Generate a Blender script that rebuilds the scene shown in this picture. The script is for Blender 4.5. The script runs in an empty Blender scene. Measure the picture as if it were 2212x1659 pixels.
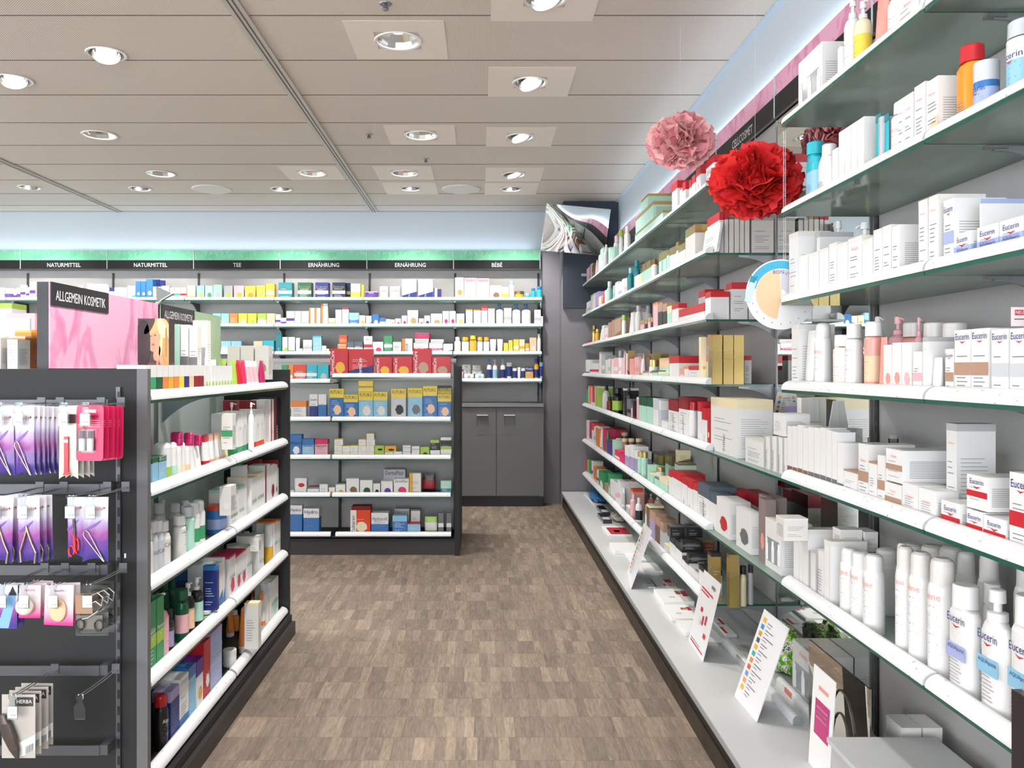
import bpy, math, random
from mathutils import Vector, Matrix
random.seed(7)
PI = math.pi
# ------------------------------------------------------------------ camera, world, exposure
sc = bpy.context.scene
C = sc.collection
F = 1768.0            # focal length in pixels of the 2212 px wide frame
UX, VY = 1040.0, 797.0  # vanishing point of the aisle
EYE = 1.53
cam = bpy.data.cameras.new('camera'); camo = bpy.data.objects.new('camera', cam); C.objects.link(camo)
camo.location = (0, 0, EYE); camo.rotation_euler = (PI/2, 0, 0)
cam.sensor_width = 36; cam.lens = F/2212*36
cam.shift_x = (1106-UX)/2212; cam.shift_y = -(829.5-VY)/2212
cam.clip_start = .02; cam.clip_end = 60
sc.camera = camo
w = bpy.data.worlds.new('world'); sc.world = w; w.use_nodes = True
w.node_tree.nodes['Background'].inputs[0].default_value = (.8, .88, 1, 1)
w.node_tree.nodes['Background'].inputs[1].default_value = .3
sc.view_settings.view_transform = 'Standard'
try: sc.view_settings.look = 'None'
except Exception: pass
sc.view_settings.gamma = 1; sc.view_settings.use_curve_mapping = False
sc.view_settings.exposure = 1.0
cy = sc.cycles
cy.max_bounces = 7; cy.diffuse_bounces = 4; cy.glossy_bounces = 4; cy.transmission_bounces = 4
cy.transparent_max_bounces = 14; cy.use_adaptive_sampling = True; cy.adaptive_threshold = .02; cy.caustics_reflective = False; cy.caustics_refractive = False
cy.sample_clamp_indirect = 4; cy.use_denoising = True; cy.blur_glossy = .5

# ------------------------------------------------------------------ materials
def lin(h):
    h = h.lstrip('#'); o = []
    for i in (0, 2, 4):
        c = int(h[i:i+2], 16)/255
        o.append(c/12.92 if c <= .04045 else ((c+.055)/1.055)**2.4)
    return tuple(o)+(1,)
MATS = {}
def mat(h, rough=.45, metal=0, spec=.5, var=.04, kind=''):
    k = (h, rough, metal, spec, var, kind)
    if k in MATS: return MATS[k]
    m = bpy.data.materials.new('material'); m.use_nodes = True; MATS[k] = m
    nt = m.node_tree; b = nt.nodes['Principled BSDF']
    b.inputs['Base Color'].default_value = lin(h); b.inputs['Roughness'].default_value = rough
    b.inputs['Metallic'].default_value = metal; b.inputs['Specular IOR Level'].default_value = spec
    if var:
        tc = nt.nodes.new('ShaderNodeTexCoord'); n = nt.nodes.new('ShaderNodeTexNoise')
        n.inputs['Scale'].default_value = 9; n.inputs['Detail'].default_value = 2
        nt.links.new(tc.outputs['Object'], n.inputs['Vector'])
        mr = nt.nodes.new('ShaderNodeMapRange'); mr.inputs[3].default_value = max(.02, rough-.08); mr.inputs[4].default_value = rough+.08
        nt.links.new(n.outputs[0], mr.inputs[0]); nt.links.new(mr.outputs[0], b.inputs['Roughness'])
    return m
def glassmat(h='#dff0ea', f0=.08, alpha_tint=None, rough=.02, painted_sheen=0):
    k = ('glass', h, f0, rough, painted_sheen)
    if k in MATS: return MATS[k]
    m = bpy.data.materials.new('glass'); m.use_nodes = True; MATS[k] = m
    nt = m.node_tree; nt.nodes.clear()
    o = nt.nodes.new('ShaderNodeOutputMaterial'); mx = nt.nodes.new('ShaderNodeMixShader')
    t = nt.nodes.new('ShaderNodeBsdfTransparent'); g = nt.nodes.new('ShaderNodeBsdfGlossy')
    fr = nt.nodes.new('ShaderNodeFresnel'); fr.inputs[0].default_value = 1.45
    t.inputs[0].default_value = lin(h); g.inputs['Roughness'].default_value = rough
    g.inputs[0].default_value = (.9, .95, .93, 1)
    nt.links.new(fr.outputs[0], mx.inputs[0]); nt.links.new(t.outputs[0], mx.inputs[1]); nt.links.new(g.outputs[0], mx.inputs[2])
    if painted_sheen:  # pale diffuse share painted in for reflections on the shelf undersides
        d = nt.nodes.new('ShaderNodeBsdfDiffuse'); d.inputs[0].default_value = lin('#dcebe5'); tr = nt.nodes.new('ShaderNodeBsdfTranslucent'); tr.inputs[0].default_value = lin('#dcebe5')
        a = nt.nodes.new('ShaderNodeMixShader'); nt.links.new(d.outputs[0], a.inputs[1]); nt.links.new(tr.outputs[0], a.inputs[2])
        nz = nt.nodes.new('ShaderNodeTexNoise'); nz.inputs['Scale'].default_value = 5; mr = nt.nodes.new('ShaderNodeMapRange'); mr.inputs[3].default_value = painted_sheen*.88; mr.inputs[4].default_value = painted_sheen*1.12; nt.links.new(nz.outputs[0], mr.inputs[0])
        b = nt.nodes.new('ShaderNodeMixShader'); nt.links.new(mr.outputs[0], b.inputs[0]); nt.links.new(mx.outputs[0], b.inputs[1]); nt.links.new(a.outputs[0], b.inputs[2]); mx = b
    nt.links.new(mx.outputs[0], o.inputs[0])
    return m
def emit(h, s):
    k = ('emit', h, s)
    if k in MATS: return MATS[k]
    m = bpy.data.materials.new('lamp'); m.use_nodes = True; MATS[k] = m
    b = m.node_tree.nodes['Principled BSDF']; b.inputs['Base Color'].default_value = lin(h)
    b.inputs['Emission Color'].default_value = lin(h); b.inputs['Emission Strength'].default_value = s
    return m
def node_mat(name, build):
    m = bpy.data.materials.new(name); m.use_nodes = True
    build(m.node_tree, m.node_tree.nodes['Principled BSDF'], m.node_tree.nodes.new, m.node_tree.links.new)
    return m
COL = {  # code: (hex, word)
 'W': ('#e9e9e8', 'white'), 'w': ('#e4e1dc', 'off-white'), 'g': ('#b9b9bb', 'grey'), 'G': ('#6d6f72', 'dark grey'), 'K': ('#1b1b1e', 'black'),
 'r': ('#c4202c', 'red'), 'R': ('#8f1a26', 'dark red'), 'p': ('#efb6bd', 'pink'), 'P': ('#d92c62', 'bright pink'), 'm': ('#c01c62', 'magenta'),
 'u': ('#5a2d91', 'purple'), 'v': ('#a99ac4', 'lavender'), 'n': ('#1d2f78', 'navy'), 'b': ('#3474b8', 'blue'), 'c': ('#8fc3e0', 'light blue'),
 't': ('#15808c', 'teal'), 'T': ('#27b2c4', 'turquoise'), 'M': ('#b4e0cd', 'mint'), 'e': ('#3c9c66', 'green'), 'E': ('#17563b', 'dark green'),
 'l': ('#a5c850', 'lime'), 'y': ('#f0d44c', 'yellow'), 'Y': ('#e2ad36', 'golden yellow'), 'o': ('#e8883f', 'orange'), 'O': ('#e2461f', 'orange-red'),
 'a': ('#f3cba6', 'peach'), 'k': ('#efe3bd', 'cream'), 'd': ('#bfa468', 'gold'), 'D': ('#8f8256', 'dull gold'), 'n2': ('#101d48', 'dark navy'),
 'x': ('#b39079', 'tan'), 'X': ('#84604a', 'brown'), 's': ('#54606c', 'slate'), 'S': ('#c9ced4', 'silver'), 'H': ('#ee9520', 'amber orange'), 'q': ('#ee9f94', 'coral'), 'A': ('#8e7f7c', 'taupe'),
 'z': ('#a6b4df', 'periwinkle'), 'B': ('#7a3b18', 'amber'),
}
def cm(code, rough=.42):
    h, _ = COL[code]
    if code in ('d', 'D'): return mat(h, .3, .75)
    return mat(h, rough)
TXT = mat('#777a80', .5); TXTD = mat('#2b2d3a', .5)
WHITE = mat('#f1f1f0', .4)

# ------------------------------------------------------------------ mesh building
class MB:
    def __init__(s): s.v = []; s.f = []; s.mi = []; s.sm = []; s.ms = []
    def m(s, mt):
        if mt not in s.ms: s.ms.append(mt)
        return s.ms.index(mt)
    def add(s, vs, fs, mt, smooth=False):
        n = len(s.v); i = s.m(mt); s.v += [tuple(x) for x in vs]
        for f in fs: s.f.append(tuple(a+n for a in f)); s.mi.append(i); s.sm.append(smooth)
    def box(s, x0, x1, y0, y1, z0, z1, mt, rot=None, piv=None):
        vs = [Vector(p) for p in ((x0,y0,z0),(x1,y0,z0),(x1,y1,z0),(x0,y1,z0),(x0,y0,z1),(x1,y0,z1),(x1,y1,z1),(x0,y1,z1))]
        if rot is not None:
            piv = Vector(piv or ((x0+x1)/2, (y0+y1)/2, (z0+z1)/2)); vs = [rot @ (p-piv)+piv for p in vs]
        s.add(vs, [(3,2,1,0),(4,5,6,7),(0,1,5,4),(1,2,6,5),(2,3,7,6),(3,0,4,7)], mt)
    def quad(s, a, b, c, d, mt): s.add([a, b, c, d], [(0,1,2,3)], mt)
    def loft(s, secs, mt, n=20, cap=True, cx=0, cy=0, p=2.0):
        """secs: (z, rx, ry[, material[, power]]) rings of superellipses joined upward"""
        rings = []
        for sx in secs:
            z, rx, ry = sx[:3]; pw = sx[4] if len(sx) > 4 else p; r = []
            for k in range(n):
                a = 2*PI*k/n; c_, s_ = math.cos(a), math.sin(a)
                r.append((cx+rx*math.copysign(abs(c_)**(2/pw), c_), cy+ry*math.copysign(abs(s_)**(2/pw), s_), z))
            rings.append(r)
        for j in range(len(secs)-1):
            mm = (secs[j+1][3] if len(secs[j+1]) > 3 and secs[j+1][3] else mt)
            s.add(rings[j]+rings[j+1], [(k, (k+1) % n, n+(k+1) % n, n+k) for k in range(n)], mm, True)
        if cap:
            s.add(rings[0], [tuple(reversed(range(n)))], secs[0][3] if len(secs[0]) > 3 and secs[0][3] else mt)
            s.add(rings[-1], [tuple(range(n))], secs[-1][3] if len(secs[-1]) > 3 and secs[-1][3] else mt)
    def tube(s, pts, r, mt, n=8):
        pts = [Vector(p) for p in pts]; rings = []
        for i, p in enumerate(pts):
            d = (pts[min(i+1, len(pts)-1)]-pts[max(i-1, 0)]).normalized()
            up = Vector((0,0,1)) if abs(d.z) < .9 else Vector((1,0,0))
            a = d.cross(up).normalized(); b = d.cross(a)
            rings.append([p+(a*math.cos(2*PI*k/n)+b*math.sin(2*PI*k/n))*r for k in range(n)])
        for j in range(len(pts)-1):
            s.add(rings[j]+rings[j+1], [(k, n+k, n+(k+1) % n, (k+1) % n) for k in range(n)], mt, True)
        s.add(rings[0], [tuple(range(n))], mt); s.add(rings[-1], [tuple(reversed(range(n)))], mt)
    def ball(s, c, r, mt, n=12, sq=(1,1,1)):
        k = n//2; c = Vector(c); vs = []
        for i in range(1, k):
            t = PI*i/k
            for j in range(n): vs.append(c+Vector((r*sq[0]*math.sin(t)*math.cos(2*PI*j/n), r*sq[1]*math.sin(t)*math.sin(2*PI*j/n), r*sq[2]*math.cos(t))))
        vs += [c+Vector((0,0,r*sq[2])), c-Vector((0,0,r*sq[2]))]; t_, b_ = len(vs)-2, len(vs)-1; fs = []
        for i in range(k-2):
            for j in range(n): fs.append((i*n+j, (i+1)*n+j, (i+1)*n+(j+1) % n, i*n+(j+1) % n))
        for j in range(n): fs.append((t_, j, (j+1) % n)); fs.append((b_, (k-2)*n+(j+1) % n, (k-2)*n+j))
        s.add(vs, fs, mt, True)
    def text(s, body, M, size, mt, wmax=None, align='C', sx=1):
        """letters in the local XZ plane, facing -Y, then placed by matrix M; wmax squeezes the line to a width"""
        vs, fs, wd, ht = glyphs(body)
        k = size/.7; kx = k*sx
        if wmax and wd*kx > wmax: kx = wmax/wd
        ox = -wd*kx/2 if align == 'C' else 0
        s.add([M @ Vector((ox+x*kx, 0, z*k)) for x, z in vs], fs, mt)
        return wd*kx
    def mesh(s, name):
        me = bpy.data.meshes.new(name); me.from_pydata(s.v, [], s.f)
        for m_ in s.ms: me.materials.append(m_)
        me.polygons.foreach_set('material_index', s.mi); me.polygons.foreach_set('use_smooth', s.sm); me.update()
        return me
    def obj(s, name, parent=None, loc=(0,0,0), rz=0):
        return link(s.mesh(name), name, parent, loc, rz)
_G = {}
def glyphs(body):
    if body in _G: return _G[body]
    cu = bpy.data.curves.new('t', 'FONT'); cu.body = body; cu.size = 1; cu.resolution_u = 2
    o = bpy.data.objects.new('t', cu); C.objects.link(o)
    me = bpy.data.meshes.new_from_object(o.evaluated_get(bpy.context.evaluated_depsgraph_get()))
    vs = [(v.co.x, v.co.y) for v in me.vertices]; fs = [tuple(p.vertices) for p in me.polygons]
    # letters face -Y once laid in XZ: keep winding
    bpy.data.objects.remove(o); bpy.data.curves.remove(cu); bpy.data.meshes.remove(me)
    x0 = min(v[0] for v in vs); vs = [(x-x0, y) for x, y in vs]
    _G[body] = (vs, fs, max(v[0] for v in vs), .7); return _G[body]
def link(me, name, parent=None, loc=(0,0,0), rz=0):
    o = bpy.data.objects.new(name, me); C.objects.link(o); o.location = loc; o.rotation_euler = (0, 0, rz)
    if parent: o.parent = parent
    return o
def tag(o, label=None, cat=None, group=None, kind=None):
    if label: o['label'] = label
    if cat: o['category'] = cat
    if group: o['group'] = group
    if kind: o['kind'] = kind
    return o
def empty(name, loc=(0,0,0), rz=0, **k):
    o = link(None, name, None, loc, rz); o.empty_display_size = .05
    return tag(o, **k)
def struct(name, mb): return tag(mb.obj(name), kind='structure')
T = Matrix.Translation
def R(a, ax): return Matrix.Rotation(a, 4, ax)

# ------------------------------------------------------------------ room dimensions (metres, aisle along +Y)
CEIL = EYE+1.85; WALLX = 1.51; BACKY = 9.6
XS = 1.118    # front edge of the glass shelves, both sides of the aisle
XP = 1.47     # back panels of the wall shelving
LEV = [.900, .567, .236, -.088, -.418, -.812, -1.18]   # undersides of the wall's glass shelves, from eye level
LEDGE = EYE-1.36
GL = .011     # glass thickness

# ------------------------------------------------------------------ lights of the room
def spot(loc, target, power, size=70, blend=.6, r=.07, col=(1,.97,.93)):
    l = bpy.data.lights.new('spot_light', 'SPOT'); l.energy = power; l.spot_size = math.radians(size); l.spot_blend = blend
    l.shadow_soft_size = r; l.color = col
    o = bpy.data.objects.new('spot_light', l); C.objects.link(o); o.location = loc
    o.rotation_euler = (Vector(target)-Vector(loc)).to_track_quat('-Z', 'Y').to_euler()
    return o
CHROME = mat('#e8e8ea', .12, 1, var=0); RINGW = mat('#eceae6', .35); LAMP = emit('#fff4e4', 14); DARKM = mat('#26262a', .5)
def ceilpt(px, py):
    y = F*1.85/(VY-py); return ((px-UX)*y/F, y)
lamps_done = []
def downlight(x, y, kind, label, power=60, target=None, on=True, plate=False):
    d = empty('ceiling_downlight', (x, y, CEIL), label=label, cat='ceiling light', group='recessed downlights in the ceiling')
    R0 = .135 if kind == 'fixed' else .115
    a = MB(); n = 32
    a.loft([(-.002, R0, R0), (-.008, R0-.004, R0-.004), (-.006, R0-.018, R0-.018), (.03, R0-.022, R0-.022)], RINGW, n=n, cap=False)
    a.obj('ring', d)
    b = MB()
    if kind == 'fixed':   # facetted reflector bowl
        b.loft([(.002, R0-.02, R0-.02), (.03, R0-.03, R0-.03), (.07, R0-.06, R0-.06), (.09, .045, .045)], mat('#dcdcdc', .16, 1, var=0), n=14, cap=False)
        for f in range(len(b.sm)): b.sm[f] = False
        b.obj('reflector', d)
        c = MB(); c.loft([(.05, .036, .036), (.088, .04, .04)], LAMP if on else RINGW, n=20); c.obj('bulb', d)
    else:                 # gimbal spot, tilted in a dark opening
        b.loft([(.03, R0-.02, R0-.02), (.034, .001, .001)], DARKM, n=n, cap=False); b.obj('housing', d)
        c = MB(); c.loft([(-.012, .078, .078), (.028, .07, .07), (.03, .03, .03)], mat('#d6d6d8', .2, 1, var=0), n=24, cap=False)
        g = c.obj('gimbal_head', d)
        e = MB(); e.loft([(.006, .055, .055), (.012, .055, .055)], LAMP if on else RINGW, n=20); e.obj('bulb', g)
        tx = target or (x, y, 0); dx, dy = tx[0]-x, tx[1]-y; L_ = math.hypot(dx, dy) or 1
        ang = min(.38, L_/3)
        g.rotation_euler = (dy/L_*ang, -dx/L_*ang, 0)
    if plate:
        p = MB(); q = .27; p.loft([(-.0015, q, q, None, 30), (-.0005, q, q, None, 30)], mat('#e9dfd2', .5), n=32)
        # square cover plate with the opening left in the middle
        p = MB()
        for (x0, x1, y0, y1) in ((-q, q, R0-.01, q), (-q, q, -q, -R0+.01), (-q, -R0+.01, -R0+.01, R0-.01), (R0-.01, q, -R0+.01, R0-.01)):
            p.box(x0, x1, y0, y1, -.0025, -.0005, mat('#e9dfd2', .5))
        p.obj('cover_plate', d)
    if power:
        s = spot((x, y, CEIL-.03), target or (x, y, 0), power, 88 if kind == 'fixed' else 78, .75)
        s.parent = d; s.location = (0, 0, -.03)
    return d
# ------------------------------------------------------------------ surfaces
def floor_nodes(nt, b, N, L):
    tc = N('ShaderNodeTexCoord'); sp = N('ShaderNodeSeparateXYZ'); L(tc.outputs['Object'], sp.inputs[0])
    def mth(op, a, b_=None, c=None):
        m = N('ShaderNodeMath'); m.operation = op
        for i, v in enumerate((a, b_, c)):
            if v is None: continue
            if isinstance(v, (int, float)): m.inputs[i].default_value = v
            else: L(v, m.inputs[i])
        return m.outputs[0]
    row = mth('FLOOR', mth('DIVIDE', sp.outputs[1], .2))
    wn = N('ShaderNodeTexWhiteNoise'); wn.noise_dimensions = '1D'; L(row, wn.inputs['W'])
    xs = mth('DIVIDE', sp.outputs[0], .043); xr = mth('ADD', xs, mth('MULTIPLY', wn.outputs[0], .9)); col = mth('FLOOR', xr)
    cb = N('ShaderNodeCombineXYZ'); L(col, cb.inputs[0])
    # some fingers run on over two rows
    wc = N('ShaderNodeTexWhiteNoise'); wc.noise_dimensions = '1D'; L(col, wc.inputs['W'])
    L(row, cb.inputs[1])
    w2 = N('ShaderNodeTexWhiteNoise'); w2.noise_dimensions = '2D'; L(cb.outputs[0], w2.inputs['Vector'])
    ramp = N('ShaderNodeValToRGB'); e = ramp.color_ramp.elements
    e[0].position = 0; e[0].color = lin('#7a6d62'); e[1].position = 1; e[1].color = lin('#9a8a7a')
    for p, c in ((.3, '#827468'), (.55, '#887a6d'), (.8, '#908071')):
        q = e.new(p); q.color = lin(c)
    L(w2.outputs[0], ramp.inputs[0])
    # grain, stretched along the strips and shifted per strip
    mp = N('ShaderNodeMapping'); mp.inputs['Scale'].default_value = (60, 7, 1); L(tc.outputs['Object'], mp.inputs[0])
    off = N('ShaderNodeVectorMath'); off.operation = 'ADD'; L(mp.outputs[0], off.inputs[0])
    sc2 = N('ShaderNodeVectorMath'); sc2.operation = 'SCALE'; L(w2.outputs['Color'], sc2.inputs[0]); sc2.inputs['Scale'].default_value = 37
    L(sc2.outputs[0], off.inputs[1])
    nz = N('ShaderNodeTexNoise'); nz.inputs['Scale'].default_value = 1; nz.inputs['Detail'].default_value = 5; nz.inputs['Distortion'].default_value = 1.6
    L(off.outputs[0], nz.inputs['Vector'])
    big = N('ShaderNodeTexNoise'); big.inputs['Scale'].default_value = 1.1; L(tc.outputs['Object'], big.inputs['Vector'])
    mr = N('ShaderNodeMapRange'); mr.inputs[1].default_value = .3; mr.inputs[2].default_value = .7; mr.inputs[3].default_value = .72; mr.inputs[4].default_value = 1.24; L(nz.outputs[0], mr.inputs[0])
    mr2 = N('ShaderNodeMapRange'); mr2.inputs[1].default_value = .3; mr2.inputs[2].default_value = .7; mr2.inputs[3].default_value = .9; mr2.inputs[4].default_value = 1.1; L(big.outputs[0], mr2.inputs[0])
    # joints
    fx = mth('FRACT', xr); fy = mth('FRACT', mth('DIVIDE', sp.outputs[1], .2))
    jx = mth('LESS_THAN', mth('ABSOLUTE', mth('SUBTRACT', fx, .5)), .485); jy = mth('MULTIPLY_ADD', mth('LESS_THAN', mth('ABSOLUTE', mth('SUBTRACT', fy, .5)), .49), 1.6, -.6)
    j = mth('MULTIPLY_ADD', mth('MULTIPLY', jx, jy), .16, .84)
    f = mth('MULTIPLY', mth('MULTIPLY', mr.outputs[0], mr2.outputs[0]), j)
    mul = N('ShaderNodeVectorMath'); mul.operation = 'SCALE'; L(ramp.outputs[0], mul.inputs[0]); L(f, mul.inputs['Scale'])
    L(mul.outputs[0], b.inputs['Base Color'])
    b.inputs['Roughness'].default_value = .48; b.inputs['Specular IOR Level'].default_value = .35
    bp = N('ShaderNodeBump'); bp.inputs['Strength'].default_value = .12; bp.inputs['Distance'].default_value = .002; L(f, bp.inputs['Height']); L(bp.outputs[0], b.inputs['Normal'])
FLOORM = node_mat('parquet', floor_nodes)
def ceil_nodes(nt, b, N, L):
    tc = N('ShaderNodeTexCoord'); mp = N('ShaderNodeMapping'); mp.inputs['Scale'].default_value = (1/.0095,)*3; mp.inputs['Rotation'].default_value = (0, 0, PI/4)
    L(tc.outputs['Object'], mp.inputs[0])
    fr = N('ShaderNodeVectorMath'); fr.operation = 'FRACTION'; L(mp.outputs[0], fr.inputs[0])
    sb = N('ShaderNodeVectorMath'); sb.operation = 'SUBTRACT'; L(fr.outputs[0], sb.inputs[0]); sb.inputs[1].default_value = (.5, .5, 0)
    s2 = N('ShaderNodeVectorMath'); s2.operation = 'MULTIPLY'; L(sb.outputs[0], s2.inputs[0]); s2.inputs[1].default_value = (1, 1, 0)
    ln = N('ShaderNodeVectorMath'); ln.operation = 'LENGTH'; L(s2.outputs[0], ln.inputs[0])
    lt = N('ShaderNodeMath'); lt.operation = 'LESS_THAN'; L(ln.outputs['Value'], lt.inputs[0]); lt.inputs[1].default_value = .3
    nz = N('ShaderNodeTexNoise'); nz.inputs['Scale'].default_value = .8; L(tc.outputs['Object'], nz.inputs['Vector'])
    c0 = N('ShaderNodeMix'); c0.data_type = 'RGBA'; c0.inputs[6].default_value = lin('#e6dacb'); c0.inputs[7].default_value = lin('#ece2d6'); L(nz.outputs[0], c0.inputs[0])
    mx = N('ShaderNodeMix'); mx.data_type = 'RGBA'; L(lt.outputs[0], mx.inputs[0]); L(c0.outputs[2], mx.inputs[6]); mx.inputs[7].default_value = lin('#6f675e')
    L(mx.outputs[2], b.inputs['Base Color']); b.inputs['Roughness'].default_value = .55
CEILM = node_mat('perforated_ceiling', ceil_nodes)
def plaster_nodes(hexc, sc_=60, amt=.35):
    def f(nt, b, N, L):
        b.inputs['Base Color'].default_value = lin(hexc); b.inputs['Roughness'].default_value = .8
        tc = N('ShaderNodeTexCoord'); n = N('ShaderNodeTexNoise'); n.inputs['Scale'].default_value = sc_; n.inputs['Detail'].default_value = 4; L(tc.outputs['Object'], n.inputs['Vector'])
        bp = N('ShaderNodeBump'); bp.inputs['Strength'].default_value = amt; bp.inputs['Distance'].default_value = .004; L(n.outputs[0], bp.inputs['Height']); L(bp.outputs[0], b.inputs['Normal'])
    return f
PALE = node_mat('pale_plaster', plaster_nodes('#c0cad1', 110, .35)); GREYW = node_mat('grey_wall', plaster_nodes('#7d7b80', 40, .15)); SHADEW = node_mat('navy_wall', plaster_nodes('#333a46', 40, .15))
WALLW = node_mat('white_wall', plaster_nodes('#e8e4de', 40, .1))
def panel_nodes(hexc, var=.06, rough=.45):
    def f(nt, b, N, L):
        tc = N('ShaderNodeTexCoord'); n = N('ShaderNodeTexNoise'); n.inputs['Scale'].default_value = 3; n.inputs['Detail'].default_value = 6; n.inputs['Distortion'].default_value = .6
        L(tc.outputs['Object'], n.inputs['Vector']); c = lin(hexc)
        mx = N('ShaderNodeMix'); mx.data_type = 'RGBA'; L(n.outputs[0], mx.inputs[0]); mx.inputs[6].default_value = tuple(x*(1-var*2) for x in c[:3])+(1,); mx.inputs[7].default_value = tuple(min(1, x*(1+var*2)) for x in c[:3])+(1,)
        L(mx.outputs[2], b.inputs['Base Color']); b.inputs['Roughness'].default_value = rough
    return f
PANEL = node_mat('grey_laminate', panel_nodes('#acabaa')); DARKP = node_mat('anthracite_laminate', panel_nodes('#1b1c1d', .12, .62)); MIDP = node_mat('mid_grey_laminate', panel_nodes('#646566', .05, .5))
BROWNP = node_mat('dark_plinth', panel_nodes('#37322f', .1, .5)); LIGHTP = node_mat('light_laminate', panel_nodes('#c9cbcc', .02, .4)); EDGEW = mat('#dfe1e2', .4)
WHITEP = node_mat('white_laminate', panel_nodes('#efeff1', .03, .4))
def rail_nodes(nt, b, N, L):  # white label strip with faint printed price marks
    tc = N('ShaderNodeTexCoord'); mp = N('ShaderNodeMapping'); mp.inputs['Scale'].default_value = (26, 26, 60); L(tc.outputs['Object'], mp.inputs[0])
    v = N('ShaderNodeTexVoronoi'); v.inputs['Scale'].default_value = 1; L(mp.outputs[0], v.inputs['Vector'])
    n = N('ShaderNodeTexNoise'); n.inputs['Scale'].default_value = 260; L(tc.outputs['Object'], n.inputs['Vector'])
    lt = N('ShaderNodeMath'); lt.operation = 'LESS_THAN'; L(v.outputs['Distance'], lt.inputs[0]); lt.inputs[1].default_value = .17
    gt = N('ShaderNodeMath'); gt.operation = 'GREATER_THAN'; L(n.outputs[0], gt.inputs[0]); gt.inputs[1].default_value = .55
    ml = N('ShaderNodeMath'); ml.operation = 'MULTIPLY'; L(lt.outputs[0], ml.inputs[0]); L(gt.outputs[0], ml.inputs[1])
    mx = N('ShaderNodeMix'); mx.data_type = 'RGBA'; L(ml.outputs[0], mx.inputs[0]); mx.inputs[6].default_value = lin('#eceef0'); mx.inputs[7].default_value = lin('#9a9aa6')
    L(mx.outputs[2], b.inputs['Base Color']); b.inputs['Roughness'].default_value = .3
RAILM = node_mat('price_strip', rail_nodes)
GLASS = glassmat('#f1f8f5', painted_sheen=.38); GEDGE = mat('#1f5a4c', .15, 0, .6, 0); GEDGEL = mat('#4f8f80', .15, 0, .6, 0); CLEAR = glassmat('#f4f7f7', rough=.05)
METAL = mat('#9b9da0', .35, .8); DMETAL = mat('#5d5f63', .4, .6); BLACKM = mat('#161618', .4); HEADK = mat('#171618', .5, 0, .25)
def blotch_nodes(c0, c1, c2, scale=3, wave=False):
    def f(nt, b, N, L):
        tc = N('ShaderNodeTexCoord'); n = N('ShaderNodeTexNoise'); n.inputs['Scale'].default_value = scale; n.inputs['Detail'].default_value = 3; n.inputs['Distortion'].default_value = 2.2
        mp = N('ShaderNodeMapping'); mp.inputs['Scale'].default_value = (1, 1, .6 if not wave else 1); L(tc.outputs['Object'], mp.inputs[0]); L(mp.outputs[0], n.inputs['Vector'])
        r = N('ShaderNodeValToRGB'); e = r.color_ramp.elements; e[0].position = .36; e[0].color = lin(c0); e[1].position = .62; e[1].color = lin(c2); q = e.new(.47); q.color = lin(c1); q = e.new(.5); q.color = lin(c2)
        L(n.outputs[0], r.inputs[0]); L(r.outputs[0], b.inputs['Base Color']); b.inputs['Roughness'].default_value = .35
    return f
PINKART = node_mat('pink_petal_print', blotch_nodes('#d580a8', '#df96b9', '#e9acc8', 4.5)); GREENART = node_mat('green_leaf_print', blotch_nodes('#6cc39c', '#8fd6b2', '#79cba5', 7, True)); MINTART = node_mat('pale_green_print', blotch_nodes('#a9cf9e', '#bfe0b6', '#b4d8aa', 6))

# ------------------------------------------------------------------ room shell
m = MB(); m.box(-8, 3, -3.2, BACKY+.2, -.05, 0, FLOORM); struct('floor', m)
FIXED = [(860, 88), (910, 292), (874, 374), (215, 291), (348, 375), (675, 374)]
GIMB = [(30, 172), (1145, 178), (1123, 296), (1110, 377), (1178, -5), (64, 404), (303, 407), (608, 408), (887, 407), (1104, 408)]
OFFG = [(.33, 2.83), (.33, 1.58), (.33, .33), (-.47, 3.0), (-.47, 1.3), (-2.2, 4.8)]; OFFF = [(-2.2, .8), (-4.5, 3), (-4.5, 6), (-.5, -1.2), (-4, 0)]
from mathutils.geometry import tessellate_polygon
m = MB(); loops = [[Vector((-8, -3.2, 0)), Vector((2, -3.2, 0)), Vector((2, BACKY+.2, 0)), Vector((-8, BACKY+.2, 0))]]
for (x, y, r_) in [ceilpt(*p)+(.125,) for p in FIXED]+[ceilpt(*p)+(.103,) for p in GIMB]+[p+(.103,) for p in OFFG]+[p+(.125,) for p in OFFF]:
    loops.append([Vector((x+r_*math.cos(-2*PI*k/28), y+r_*math.sin(-2*PI*k/28), 0)) for k in range(28)])
tri = tessellate_polygon(loops); allv = [v for l in loops for v in l]
fs = []
for t in tri:
    a_, b_, c_ = (allv[i] for i in t); fs.append(tuple(t) if (b_-a_).cross(c_-a_).z < 0 else tuple(reversed(t)))
m.add([(v.x, v.y, CEIL) for v in allv], fs, CEILM)
m.box(-8, 2, -3.2, BACKY+.2, CEIL+.16, CEIL+.2, mat('#3a3835', .7))
ceil_o = struct('ceiling', m)
m = MB()   # seams between the ceiling panels
for k in range(-3, 14):
    yy = F*1.85*.001309 + k*.6216
    if yy < BACKY: m.box(-8, 2, yy-.003, yy+.003, CEIL-.002, CEIL+.001, mat('#4d453d', .7))
tag(m.obj('ceiling_seam', ceil_o))
m = MB(); m.box(-8, WALLX+.1, BACKY, BACKY+.1, 0, CEIL, PALE); struct('wall_back', m)
m = MB(); m.box(WALLX, WALLX+.1, -3.2, BACKY, 0, CEIL, PALE); struct('wall_right', m)
m = MB(); m.box(-8, -7.9, -3.2, BACKY, 0, CEIL, WALLW); struct('wall_left', m)
m = MB(); m.box(-8, WALLX, -3.2, -3.1, 0, CEIL, WALLW); struct('wall_front', m)
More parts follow.
